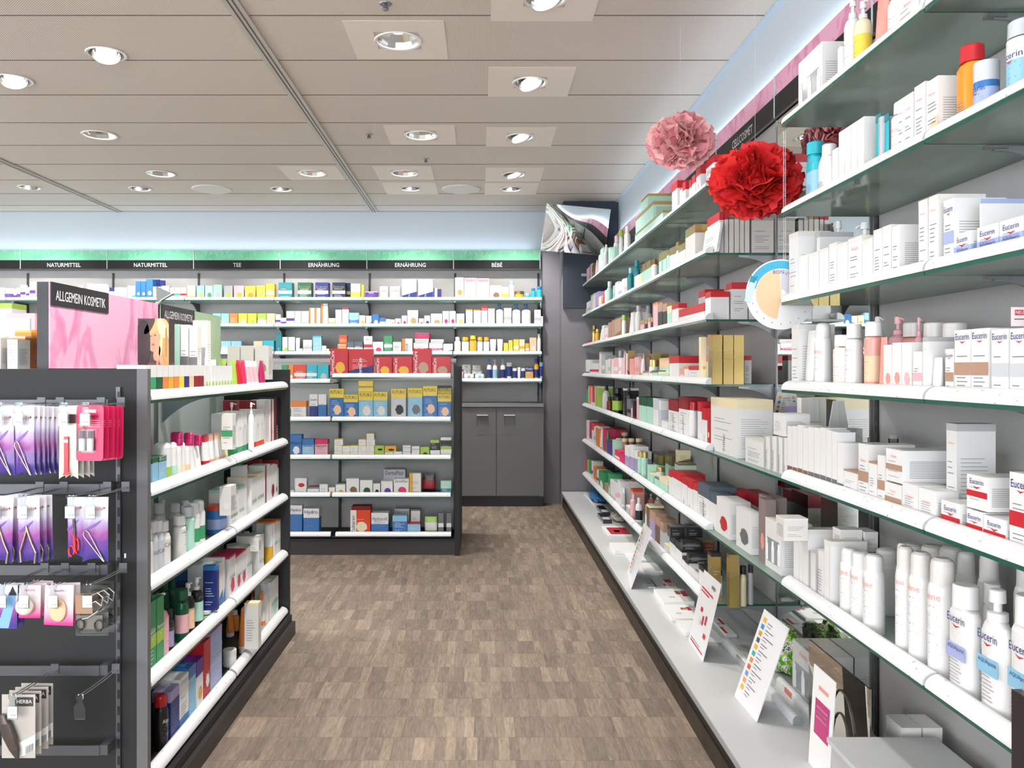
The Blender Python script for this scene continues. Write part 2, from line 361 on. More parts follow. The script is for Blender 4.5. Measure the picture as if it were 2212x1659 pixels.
m = MB(); m.box(.89, WALLX, 9.1, BACKY, 0, CEIL, GREYW); struct('wall_corner_column', m)
m = MB(); m.box(.70, .89, 9.32, BACKY, 0, 2.85, GREYW); struct('wall_recess', m)
m = MB(); m.box(.905, WALLX, 9.02, 9.098, 2.2, CEIL, SHADEW); m.box(1.1, WALLX, 9.0, 9.02, 2.55, 2.58, mat('#8fa0b4', .5)); struct('trim_1', m)  # shade on the upper column painted as a dark sheet, pale bar on it
for i, (xa, xb) in enumerate(((-1.30, -1.215), (-4.30, -4.22))):   # aluminium tracks in the ceiling
    m = MB(); m.box(xa, xb, -3, 9.6, CEIL-.012, CEIL, mat('#c4bdb4', .4, .3))
    for t in (.32, .62): m.box(xa+(xb-xa)*t, xa+(xb-xa)*t+.008, -3, 9.6, CEIL-.0135, CEIL-.0118, mat('#4c4844', .5))
    struct('trim_%d' % (i+2), m)
m = MB(); m.box(WALLX-.03, WALLX, -3, 9.1, CEIL-.012, CEIL, mat('#b9c6d2', .4)); struct('trim_4', m)
m = MB(); m.box(-7.9, .9, BACKY-.02, BACKY, CEIL-.01, CEIL, mat('#9aa5b0', .4)); struct('trim_5', m)

# ------------------------------------------------------------------ shelving pieces (local frame: X along the front, -Y towards the aisle)
def glass_shelf(root, x0, x1, yf, yb, z, rail=True, name='glass_shelf', railmat=None, edge=None):
    a = MB(); e = edge or GEDGE
    a.quad((x0, yf, z+GL), (x1, yf, z+GL), (x1, yb, z+GL), (x0, yb, z+GL), GLASS); a.quad((x0, yb, z), (x1, yb, z), (x1, yf, z), (x0, yf, z), GLASS)
    a.quad((x0, yf, z), (x1, yf, z), (x1, yf, z+GL), (x0, yf, z+GL), e); a.quad((x1, yf, z), (x1, yb, z), (x1, yb, z+GL), (x1, yf, z+GL), e)
    a.quad((x0, yb, z), (x0, yf, z), (x0, yf, z+GL), (x0, yb, z+GL), e); a.quad((x1, yb, z), (x0, yb, z), (x0, yb, z+GL), (x1, yb, z+GL), e)
    o = a.obj(name, root)
    if rail: price_rail(o, x0+.004, x1-.004, yf, z+GL)
    return o
def price_rail(parent, x0, x1, yf, z):
    a = MB(); prof = []; n = 8     # rounded front, flat back
    for k in range(n+1):
        t = PI/2*k/n*1.25; prof.append((yf+.004-.0+(.03-.034*math.cos(t-.12)), z+.034*math.sin(min(t, PI/2))))
    prof = [(yf-.003, z+.0005)]+[(yf+.034-.037*math.cos(PI/2*k/n), z+.004+.030*math.sin(PI/2*k/n)) for k in range(n+1)]+[(yf+.036, z)]
    L_ = len(prof)
    vs = [(x0, y, zz) for y, zz in prof]+[(x1, y, zz) for y, zz in prof]
    a.add(vs, [(i, L_+i, L_+i+1, i+1) for i in range(L_-1)], RAILM, True)
    a.add(vs, [(0, L_-1, 2*L_-1, L_)], RAILM)
    a.add(vs[:L_], [tuple(range(L_))], mat('#d5d9dc', .3)); a.add(vs[L_:], [tuple(reversed(range(L_)))], mat('#d5d9dc', .3))
    return a.obj('price_rail', parent)
def bracket(root, x, yb, z, depth=.28, drop=.11, mt=None):
    a = MB(); mt = mt or DMETAL; n = 8; vs = []
    for k in range(n+1):
        t = k/n; vs.append((yb-depth*t, z-.012-drop*(1-t)**2.2))
    for s_ in (-.004, .004):
        top = [(x+s_, yb-depth*k/n, z) for k in range(n+1)]; bot = [(x+s_, y, zz) for y, zz in vs]
        f = [(i, i+1, n+1+i+1, n+1+i) for i in range(n)]
        if s_ < 0: f = [tuple(reversed(q)) for q in f]
        a.add(top+bot, f, mt)
    l = [(x-.004, y, zz) for y, zz in vs]+[(x+.004, y, zz) for y, zz in vs]
    a.add(l, [(i, i+1, n+2+i, n+1+i) for i in range(n)], mt)
    a.box(x-.012, x+.012, yb-depth-.02, yb-depth+.03, z-.008, z, METAL)
    return a.obj('bracket', root)
def upright(root, x, y, z0, z1):
    a = MB(); a.box(x-.012, x+.012, y-.008, y, z0, z1, mat('#3c3d40', .4, .4))
    zz = z0+.02
    while zz < z1-.03: a.box(x-.004, x+.004, y-.0088, y-.0078, zz, zz+.03, BLACKM); zz += .05
    return a.obj('slotted_upright', root)
def header(root, x0, x1, y, z0, z1, z2, word, art, lit=None):
    a = MB(); a.box(x0+.002, x1-.002, y, y+.02, z0, z1, HEADK); a.box(x0+.002, x1-.002, y-.004, y+.004, z0, z0+.012, mat('#3a3a3c', .3)); h = a.obj('header_board', root)
    a = MB(); a.box(x0+.002, x1-.002, y+.002, y+.018, z1, z2, art); a.obj('printed_band', h)
    a = MB(); a.box(x1-.007, x1, y-.003, y+.005, z0+.01, z2, mat('#cfe0e0', .2)); a.obj('joint_strip', h)
    if word:
        a = MB(); a.text(word, T((( x0+x1)/2, y-.002, (z0+z1)/2-.022)), .046, mat('#e8e8e8', .5), wmax=.48, sx=.9); a.obj('lettering', h)
    return h
def place(root, side, y0=None, x=None):
    """turn a unit built facing -Y so that it faces the aisle from the wall side ('R') or the island side ('L')"""
    pass

# ------------------------------------------------------------------ wall shelving beyond the mirror and nearer than it
# units run along the aisle; their local X is the distance towards the camera from the unit's far end
RB = [(8.08, 9.07), (7.08, 8.08), (6.08, 7.08), (5.08, 6.08), (4.07, 5.08), (3.05, 4.07), (2.065, 3.05), (1.06, 2.065), (.06, 1.06)]
HDR = {4: 'CELLCOSMET', 3: '', 5: '', 6: ''}
names = ['farthest, against the grey corner column', 'second from the grey corner column', 'third from the grey corner column', 'with plum and violet boxes low down, two from the mirror', 'with the CELLCOSMET sign, beside the mirror', None,
         'nearest the mirror, with blue bottle and white tubes', 'with amber oil bottle and body lotions', 'closest to the viewer, mostly outside the picture']
RACKS = {}
for i, (ya, yb) in enumerate(RB):
    L_ = yb-ya
    lab = 'grey wall shelving bay '+(names[i] or 'with tall mirror and two glass shelves')
    if i == 3: lab = 'grey wall shelving bay between violet lotions and CELLCOSMET bay'
    if i == 4: lab = 'grey wall shelving bay under the cellcosmet lettering beside the mirror'
    r = empty('wall_shelving_bay', (XP, yb, 0), -PI/2, label=lab, cat='shelving', group='wall shelving bays')
    # local: x 0..L from far to near, y 0 at the back panel, -y to the aisle
    a = MB(); a.box(0, L_, 0, .02, LEDGE+.001, EYE+1.234, PANEL); bp = a.obj('back_panel', r)
    upright(r, .013, 0, LEDGE, EYE+1.2)
    for k, z in enumerate(LEV):
        if i == 5 and k not in (4, 5): continue
        if i > 5 and k > 5: continue
        yf = -(XP-XS)
        s = glass_shelf(r, .002, L_-.002, yf, -.002, EYE+z, rail=(i != 5))
        bracket(s, L_-.014, 0, EYE+z-.001, .17, .075, mat('#8f9194', .4, .3))
    hd = header(r, 0, L_, -.012, EYE+1.234, EYE+1.355, EYE+1.455, HDR.get(i, ''), PINKART)
    RACKS[i] = r
    if i == 5:   # the mirror bay
        mr = empty('wall_mirror', (XP-.008, yb-.02, LEDGE+.01), -PI/2, label='tall frameless mirror in the wall shelving, behind the red paper flower', cat='mirror')
        a = MB(); a.box(0, L_-.05, 0, .005, 0, EYE+1.22-LEDGE, mat('#eef2f0', .01, 1, var=0)); a.obj('mirror_glass', mr)
        a = MB(); a.box(-.01, 0, -.004, .006, 0, EYE+1.22-LEDGE, METAL); a.box(L_-.05, L_-.04, -.004, .006, 0, EYE+1.22-LEDGE, METAL); a.obj('edge_strip', mr)
# the low ledge under the wall shelving
led = empty('display_ledge', (XP, 9.07, 0), -PI/2, label='long low light grey ledge running along the foot of the wall shelving', cat='ledge')
a = MB(); a.box(0, 9.2, -(XP-.888), -.001, LEDGE-.03, LEDGE, LIGHTP); a.box(0, 9.2, -(XP-.888)-.001, -(XP-.888)+.0, LEDGE-.03, LEDGE-.004, mat('#9fa2a3', .4)); a.obj('top_board', led)
a = MB(); a.box(0, 9.2, -(XP-.903), -.01, 0, LEDGE-.03, mat('#141314', .5)); a.box(0, 9.2, -(XP-.897), -(XP-.903), 0, .085, mat('#33291f', .5)); a.obj('plinth', led)

# ------------------------------------------------------------------ back wall shelving
BX = [.68-1.0*k for k in range(8)]
BYF, BYW = 9.15, 9.58
BL = [.761, .466, .155, -.15]
words_ = ['BÉBÉ', 'ERNÄHRUNG', 'ERNÄHRUNG', 'TEE', 'NATURMITTEL', 'NATURMITTEL', 'NATURMITTEL']
blab = ['under the BÉBÉ sign with grey cupboard below', 'under the ERNÄHRUNG sign next to the BÉBÉ bay', 'under the ERNÄHRUNG sign next to the TEE bay', 'under the TEE sign', 'under the NATURMITTEL sign next to the TEE bay', 'under the NATURMITTEL sign behind the pink board', 'cut off by the frame edge beyond the pink board']
for i in range(7):
    x1, x0 = BX[i], BX[i+1]
    r = empty('back_shelving_bay', (x0, BYW, 0), 0, label='grey back shelving bay '+blab[i], cat='shelving', group='back wall shelving bays')
    H0 = EYE-.384 if i == 0 else 0
    a = MB(); a.box(0, 1.0, 0, .015, H0, EYE+1.15, PANEL); a.obj('back_panel', r)
    upright(r, .013, 0, H0, EYE+1.12)
    if i == 0: upright(r, .985, 0, H0, EYE+1.12)
    for k, z in enumerate(BL[:4] if i == 0 else BL[:3]):
        s = glass_shelf(r, .002, .998, BYF-BYW, -.002, EYE+z)
        bracket(s, .02, -.01, EYE+z-.001, .3, .15)
        if i == 0: bracket(s, .98, -.01, EYE+z-.001, .3, .15)
    header(r, 0, 1.0, 9.45-BYW, EYE+1.144, EYE+1.256, EYE+1.372, words_[i] if i < 6 else '', GREENART)
# grey cupboard under the BÉBÉ shelves
cb = empty('base_cupboard', (-.32, 9.08, 0), 0, label='grey two-door cupboard on a black plinth under the BÉBÉ shelves', cat='cupboard')
H_ = EYE-.385
a = MB(); a.box(0, 1.01, .02, .49, .115, H_-.04, MIDP); a.box(.965, 1.01, 0, .02, .115, H_-.04, MIDP); a.obj('body', cb)
a = MB(); a.box(0, 1.01, -.02, .485, H_-.035, H_, mat('#7c7d7f', .4)); a.obj('worktop', cb)
a = MB(); a.box(0, 1.01, .03, .5, 0, .115, mat('#19191c', .5)); a.obj('plinth', cb)
for x in (0.0, .485):
    a = MB(); a.box(x+.004, x+.481, 0, .019, .125, H_-.045, MIDP); d = a.obj('door', cb)
    hx = x+(.33 if x == 0 else .145)
    a = MB(); zt = H_-.13
    a.box(hx-.06, hx+.06, -.03, 0, zt, zt+.006, mat('#d8cfc0', .3, .5)); a.tube([(hx-.058, -.028, zt), (hx-.058, -.028, zt-.1), (hx-.05, -.028, zt-.115), (hx+.05, -.028, zt-.115), (hx+.058, -.028, zt-.1), (hx+.058, -.028, zt)], .004, DMETAL); a.obj('handle', d)

# ------------------------------------------------------------------ island shelf unit facing the viewer
IY = 6.72; IX1 = -.2
isl = empty('island_shelf_unit', (IX1, IY, 0), 0, label='dark grey island shelf unit facing the viewer, red and yellow boxes on top', cat='shelving')
IL = [-.08, -.437, -.75, -1.06, -1.385]; ILL = [-.125, -.437, -.75, -1.06, -1.385]
a = MB(); a.box(-.02, .02, -.02, .9, 0, EYE-.0+.02, DARKP)
a.v and None
a.obj('side_panel', isl)
a = MB(); a.box(-3.0, -.02, .40, .43, .1, EYE+.085, PANEL); a.box(-3.0, -.02, .39, .44, EYE+.06, EYE+.09, mat('#a9a9a9', .4)); a.obj('back_panel', isl)
a = MB(); a.box(-3.0, -.02, .02, .42, 0, .115, BROWNP); a.box(-3.0, -.02, 0, .42, .115, .135, DARKP); a.obj('plinth', isl)
for x in (-1.03, -.03, -2.03): upright(isl, x, .4, .12, EYE+.05)
for k in range(5):
    for (xa, xb, z) in ((-1.03, -.05, IL[k]), (-2.04, -1.04, ILL[k])):
        if k == 4:
            a = MB(); a.box(xa, xb, 0, .39, EYE+z, EYE+z+GL, DARKP); s = a.obj('bottom_shelf', isl); price_rail(s, xa+.03, xb, 0.0, EYE+z+GL)
        else:
            s = glass_shelf(isl, xa, xb, 0.0, .39, EYE+z); bracket(s, xa+.01, .395, EYE+z-.001, .2, .1)

# ------------------------------------------------------------------ gondola on the near side of the aisle
GY0, GY1 = 2.73, 4.73; GXC = -1.5
gon = empty('gondola', (0, 0, 0), 0, label='anthracite gondola with hanging packs on its end and white price rails along the aisle', cat='shelving')
GLV = [-.117, -.442, -.761, -1.087, -1.415]
a = MB(); a.box(-1.98, -1.118+.0, GY0, GY0+.02, 0, EYE, DARKP); a.box(-1.148, -1.112, GY0-.004, GY0+.022, 0, EYE+.0, MIDP)
a.obj('side_panel', gon)
a = MB(); a.box(-1.98, -1.112, GY1, GY1+.03, 0, EYE-.004, DARKP); a.obj('side_panel', gon)
a = MB(); a.box(GXC-.012, GXC+.012, GY0+.02, GY1, .1, EYE-.005, WHITEP); a.obj('back_panel', gon)
a = MB(); a.box(-1.92, -1.075, GY0+.02, GY1, 0, .075, BROWNP); a.box(-1.91, -1.095, GY0+.02, GY1, .075, .112, DARKP); a.obj('plinth', gon)
a = MB(); a.box(-1.98, GXC+.03, GY0+.02, GY1, EYE-.014, EYE-.002, LIGHTP); a.obj('top_board', gon)
def lshelf(k, ya, yb):
    z = EYE+GLV[k]
    r_ = empty('tmp', (GXC+.012, ya, 0), PI/2)   # local x along +Y, local -y towards the aisle
    Lx = yb-ya; yf = -(XS-abs(GXC)+.0) if False else -(abs(GXC+.012)-XS)
    if k < 4: s = glass_shelf(r_, .004, Lx-.004, yf, -.002, z)
    else:
        a = MB(); a.box(.004, Lx-.004, yf+.01, -.002, z, z+GL, DARKP); s = a.obj('bottom_shelf', r_); price_rail(s, .01, Lx-.01, yf, z+GL)
    if k < 4: bracket(s, .06, -.01, z-.001, .26, .12, mat('#8d969e', .35, .4))
    M = r_.matrix_world if False else Matrix.Translation((GXC+.012, ya, 0)) @ Matrix.Rotation(PI/2, 4, 'Z')
    s.parent = gon; s.matrix_parent_inverse = Matrix(); s.location = (GXC+.012, ya, 0); s.rotation_euler = (0, 0, PI/2)
    bpy.data.objects.remove(r_)
for k in range(5):
    lshelf(k, GY0+.03, GY0+1.0); lshelf(k, GY0+1.0, GY1)
for yy in (GY0+.06, GY0+1.0):
    a = MB(); a.box(GXC+.012, GXC+.022, yy-.013, yy+.013, .12, EYE-.12, METAL); a.obj('slotted_upright', gon)
# end panel fittings: slotted upright and five horizontal hook rails
a = MB(); a.box(-1.214, -1.2, GY0-.012, GY0, 0.02, EYE-.06, DMETAL)
zz = .05
while zz < EYE-.1: a.box(-1.209, -1.201, GY0-.0128, GY0-.011, zz, zz+.03, BLACKM); zz += .055
a.obj('slotted_upright', gon)
HR = []
for py in (874, 1056, 1231, 1448, 1620):
    z = EYE-(py-VY)*2.66/F; HR.append(z)
    a = MB(); a.box(-1.98, -1.24, GY0-.075, GY0-.068, z-.016, z+.016, DMETAL); a.box(-1.24, -1.214, GY0-.072, GY0-.0, z-.016, z+.016, DMETAL); a.obj('hook_rail', gon)
a = MB(); a.box(-1.19, -1.185, GY0-.003, GY0, .9, .915, WHITE); a.obj('screw_cap', gon)

# ------------------------------------------------------------------ lights
for (px, py, plate, p) in ((860, 88, 1, 75), (910, 292, 1, 75), (874, 374, 1, 70), (215, 291, 0, 80), (348, 375, 0, 70), (675, 374, 1, 70)):
    x, y = ceilpt(px, py)
    downlight(x, y, 'fixed', {860: 'large lit reflector downlight nearest the viewer in pale square plate', 910: 'reflector downlight in pale square plate, aisle ceiling, before the smoke sprinkler', 874: 'reflector downlight in pale square plate beyond the sprinkler', 215: 'single reflector downlight over the pink board side, nearest of its field', 348: 'farther reflector downlight in the ceiling above the tea shelves, no plate', 675: 'reflector downlight beside the aluminium ceiling track'}[px], p, None, True, bool(plate))
adj = ((30, 172, 'tilted spotlight cut by the picture edge above the pink board', (-1.3, 3.5, 1.2), 0, 90),
       (1145, 178, 'tilted spotlight in pale plate nearest the wall shelving', (1.25, 4.6, 1.3), 1, 42),
       (1123, 296, 'tilted spotlight in pale plate, second along the wall shelving', (1.25, 6.1, 1.3), 1, 46),
       (1110, 377, 'tilted spotlight in pale plate, third along the wall shelving', (1.25, 7.6, 1.3), 1, 50),
       (1178, -5, 'tilted spotlight cut off by the upper picture edge', (1.25, 3.3, 1.1), 1, 22),
       (64, 404, 'small spotlight beyond the second ceiling track', (-5.2, 9.4, 1.8), 0, 75),
       (303, 407, 'small spotlight before the NATURMITTEL sign', (-3.8, 9.4, 1.8), 0, 75),
       (608, 408, 'small spotlight before the TEE sign, round cover beside it', (-2.2, 9.4, 1.8), 0, 75),
       (887, 407, 'dark small spotlight before the ERNÄHRUNG sign, beyond the track', (-.8, 9.4, 1.8), 1, 65),
       (1104, 408, 'small lit spotlight before the BÉBÉ sign', (.4, 9.4, 1.8), 1, 70))
for px, py, lab, tg, pl, p in adj:
    x, y = ceilpt(px, py); downlight(x, y, 'gimbal', lab, p, tg, True, bool(pl))
for (x, y, tg, p) in ((.33, 2.83, (1.25, 2.5, 1.1), 10), (.33, 1.58, (1.25, 1.7, 1.0), 8), (.33, .33, (1.3, .6, 1.2), 10), (-.47, 3.0, (-1.25, 3.3, 1.0), 120), (-.47, 1.3, (-1.3, 2.7, .8), 45), (-2.2, 4.8, (-1.6, 3.6, 1.2), 60)):
    downlight(x, y, 'gimbal', 'tilted ceiling spotlight outside the picture, toward the viewer', p, tg)
for (x, y) in ((-2.2, .8), (-4.5, 3), (-4.5, 6), (-.5, -1.2), (-4, 0)):
    downlight(x, y, 'fixed', 'reflector downlight outside the picture behind the viewer', 90)
for px, lab in ((458, 'round flat white ceiling cover above the TEE bay side'), (996, 'round flat white ceiling cover nearer the security mirror')):
    x, y = ceilpt(px, 408); m = MB(); m.loft([(-.012, .19, .19), (-.006, .2, .2), (0, .2, .2)], mat('#dcdad6', .5), n=36)
    tag(m.obj('ceiling_speaker_cover', None, (x, y, CEIL)), lab, 'ceiling speaker', 'round flat covers in the ceiling')
for px, py, lab in ((920, 343, 'small sprinkler head between the ceiling downlights'), (797, 290, 'tiny sensor stud near the ceiling track'), (833, 8, 'small sensor stud at the upper picture edge')):
    x, y = ceilpt(px, py); d = empty('sprinkler_head' if px == 920 else 'ceiling_sensor', (x, y, CEIL), label=lab, cat='sprinkler' if px == 920 else 'sensor')
    m = MB(); m.loft([(-.004, .03, .03), (0, .032, .032)], METAL); m.obj('rosette', d)
    m = MB(); m.loft([(-.035, .012, .012), (-.03, .018, .018), (-.004, .006, .006)], METAL, n=10); m.obj('nozzle', d)
# bluish light strips lying on top of the headers, washing the wall above
def strip(name, loc, sx, sy, power, rot, lab):
    m = MB(); m.box(-sx/2, sx/2, -sy/2, sy/2, 0, .012, mat('#dfe8f2', .4)); o = tag(m.obj(name, None, loc), lab, 'light strip')
    l = bpy.data.lights.new('strip_light', 'AREA'); l.shape = 'RECTANGLE'; l.size = sx; l.size_y = sy; l.energy = power; l.color = (.74, .87, 1)
    q = bpy.data.objects.new('strip_light', l); C.objects.link(q); q.parent = o; q.location = (0, 0, .02); q.rotation_euler = rot
strip('light_strip', (-2.8, 9.52, EYE+1.36), 6.8, .05, 4, (PI, 0, 0), 'slim bluish light strip behind the green header band')
strip('light_strip', (1.488, 4.6, EYE+1.44), .03, 8.6, 5, (PI, 0, 0), 'slim bluish light strip behind the pink header band')

def add_fill_panel(x, y, rz, wd, ht, power, lab):   # unseen panels with area lights, added to fill the room softly
    m = MB(); m.box(-wd/2, wd/2, 0, .04, 0, ht, mat('#dfe6ee', .3)); o = m.obj('window_%d' % (1 if rz == 0 else 2), None, (x, y, .5), rz); tag(o, lab, kind='structure')
    l = bpy.data.lights.new('window_light', 'AREA'); l.shape = 'RECTANGLE'; l.size = wd; l.size_y = ht; l.energy = power; l.color = (1, .985, .97)
    q = bpy.data.objects.new('window_light', l); C.objects.link(q); q.parent = o; q.location = (0, .06, ht/2); q.rotation_euler = (PI/2, 0, PI)
add_fill_panel(-2.6, -3.08, 0, 7.5, 2.5, 260, 'bright shop front behind the viewer')
add_fill_panel(-7.85, 3.5, -PI/2, 9, 2.5, 200, 'bright glazed side of the shop outside the picture')
# ------------------------------------------------------------------ goods on the shelves
NOUN = {'b': 'carton', 'o': 'bottle', 'p': 'pump bottle', 's': 'spray can', 'j': 'jar', 't': 'tube', 'c': 'canister', 'k': 'roll-on stick', 'h': 'pouch', 'f': 'folded cloth', 'x': 'carton'}
NAME = {'b': 'carton', 'o': 'bottle', 'p': 'pump_bottle', 's': 'spray_can', 'j': 'cream_jar', 't': 'tube', 'c': 'canister', 'k': 'deodorant_stick', 'h': 'pouch', 'f': 'folded_cloth', 'x': 'carton'}
PW = {'F': 'yellow top', 't': 'lid', 'T': 'rim', 'l': 'foot', 'L': 'stripe', 'm': 'band', 'h': 'lower half', 'i': 'picture', 'w': 'window', 'v': 'side stripe', 'q': 'corner'}
MESH = {}
def carton_mesh(W, D, H, c0, c1, c2, pat, o, lod):
    a = MB(); m0 = cm(c0); m1 = cm(c1) if c1 else m0; x, y = W/2, D/2; e = .0004
    cut = {'t': (.70, 1), 'T': (.93, 1), 'l': (0, .26), 'h': (0, .5)}.get(pat)
    if cut:
        fr = float(o.get('q', 0)) or None
        if fr: cut = (1-fr, 1) if pat in 'tT' else (0, fr)
        za, zb = H*cut[0], H*cut[1]
        a.box(-x, x, -y, y, 0, H, m0)
        if pat in 'tT': a.box(-x-e, x+e, -y-e, y+e, za, zb+e, m1)
        else: a.box(-x-e, x+e, -y-e, y+e, 0, zb, m1)
    else: a.box(-x, x, -y, y, 0, H, m0)
    fy = -y-.0008
    def fq(xa, xb, za, zb, mt, yy=fy): a.quad((xa, yy, za), (xb, yy, za), (xb, yy, zb), (xa, yy, zb), mt)
    if pat == 'F':
        a.box(-x-e, x+e, -y-e, y+e, H*.72, H+e, cm('y')); a.box(-x-e, x+e, -y-e, y+e, 0, H*.07, cm('y'))
    if pat == 'm': fq(-x, x, H*.36, H*.54, m1)
    if pat == 'L': fq(-x, x, H*.12, H*.22, m1)
    if pat == 'v': fq(-x, -x+W*.3, 0, H, m1)
    if pat == 'q': a.add([(-x, fy, 0), (x, fy, 0), (x, fy, H*.42), (-x, fy, H*.22)], [(0,1,2,3)], m1)
    if pat == 'i' or c2:
        mm = cm(c2 or c1); n = 14; cx_, cz, rx, rz = W*.06, H*.34, W*.27, min(H*.2, W*.34)
        a.add([(cx_+rx*math.cos(2*PI*k/n)*(1+.15*math.sin(3*k)), fy-.0003, cz+rz*math.sin(2*PI*k/n)) for k in range(n)], [tuple(range(n))], mm)
    if pat == 'w':
        fq(-x*.74, x*.74, H*.14, H*.62, mat('#9aa3a8', .15))
        for k in (-.38, 0, .38): a.loft([(H*.16, W*.08, .003), (H*.46, W*.08, .003), (H*.5, W*.045, .003), (H*.58, W*.045, .003)], WHITE, n=8, cx=k*W, cy=fy-.001)
    tx, tc = o.get('t'), o.get('tc', '')
    tm = cm(tc) if tc else (WHITE if c0 in 'rRbnKEGueO' or c0 == 'n2' else TXTD)
    if tx and tx.startswith('|'):      # running up the box
        a.text(tx[1:], T((x*.1 if not o.get('tl') else -x*.55, fy-.0006, H*.06)) @ R(-PI/2, 'Y'), min(.03, W*(.2 if not o.get('tl') else .34)), tm, wmax=H*(.62 if not o.get('tl') else .86), align='L')
    elif tx:
        z0 = float(o.get('tz', .76)); a.text(tx, T((0, fy-.0006, H*z0)), min(H*.16, W*.24), tm, wmax=W*.84)
        if tx == 'Eucerin':
            zz = H*z0-W*.05; a.add([(-W*.18, fy-.0006, zz), (0, fy-.0006, zz-W*.09), (W*.2, fy-.0006, zz), (0, fy-.0006, zz-W*.035)], [(0,1,2,3)], mat('#c8202c'))
    if o.get('u'): a.text(o['u'], T((0, fy-.0007, H*float(o.get('uz', .42)))), min(H*.1, W*.15), cm(o.get('uc', 'G')), wmax=W*.84)
    if lod:
        rr = random.Random(int(W*1e4)+int(H*1e4)); tl = mat('#7d8088', .6) if c0 in 'Wwkpgav' else (mat('#e6e6e6', .6))
        zz = H*.62; n = 0
        if not pat in 'wi':
            while zz > H*.1 and n < 9:
                if not (pat == 'm' and H*.33 < zz < H*.56): fq(-x*.7, -x*.7+W*(.35+.35*rr.random()), zz, zz+min(.0022, H*.014), tl)
                zz -= max(H*.055, .006)*(1+(rr.random() > .7)*1.5); n += 1
        for sx_ in (-1, 1):
            zz = H*.66; n = 0
            while zz > H*.12 and n < 14:
                yb = -y*.8+D*(.5+.3*rr.random()); X = sx_*(x+.0008)
                q = [(X, -y*.8, zz), (X, yb, zz), (X, yb, zz+.0014), (X, -y*.8, zz+.0014)]
                a.quad(*(q if sx_ > 0 else q[::-1]), mat('#8f8c8e', .6)); zz -= max(H*.038, .0045); n += 1
    return a.mesh('carton')
def wrap_text(a, s, r, z, size, mt, wmax):
    vs, fs, wd, _ = glyphs(s); k = size/.7; kx = min(k, wmax/wd)
    a.add([((r+.0007)*math.sin((x*kx-wd*kx/2)/r), -(r+.0007)*math.cos((x*kx-wd*kx/2)/r), z+zz*k) for x, zz in vs], fs, mt)
def marks(a, r, z0, z1, mt, n=5):
    for k in range(n):
        z = z1-(z1-z0)*k/n; w_ = r*(.5+.25*((k*7) % 3))
        a.add([((r+.0006)*math.sin(t), -(r+.0006)*math.cos(t), zz) for zz in (z, z+.0016) for t in (-w_/r, 0, w_/r)], [(0,1,4,3), (1,2,5,4)], mt)
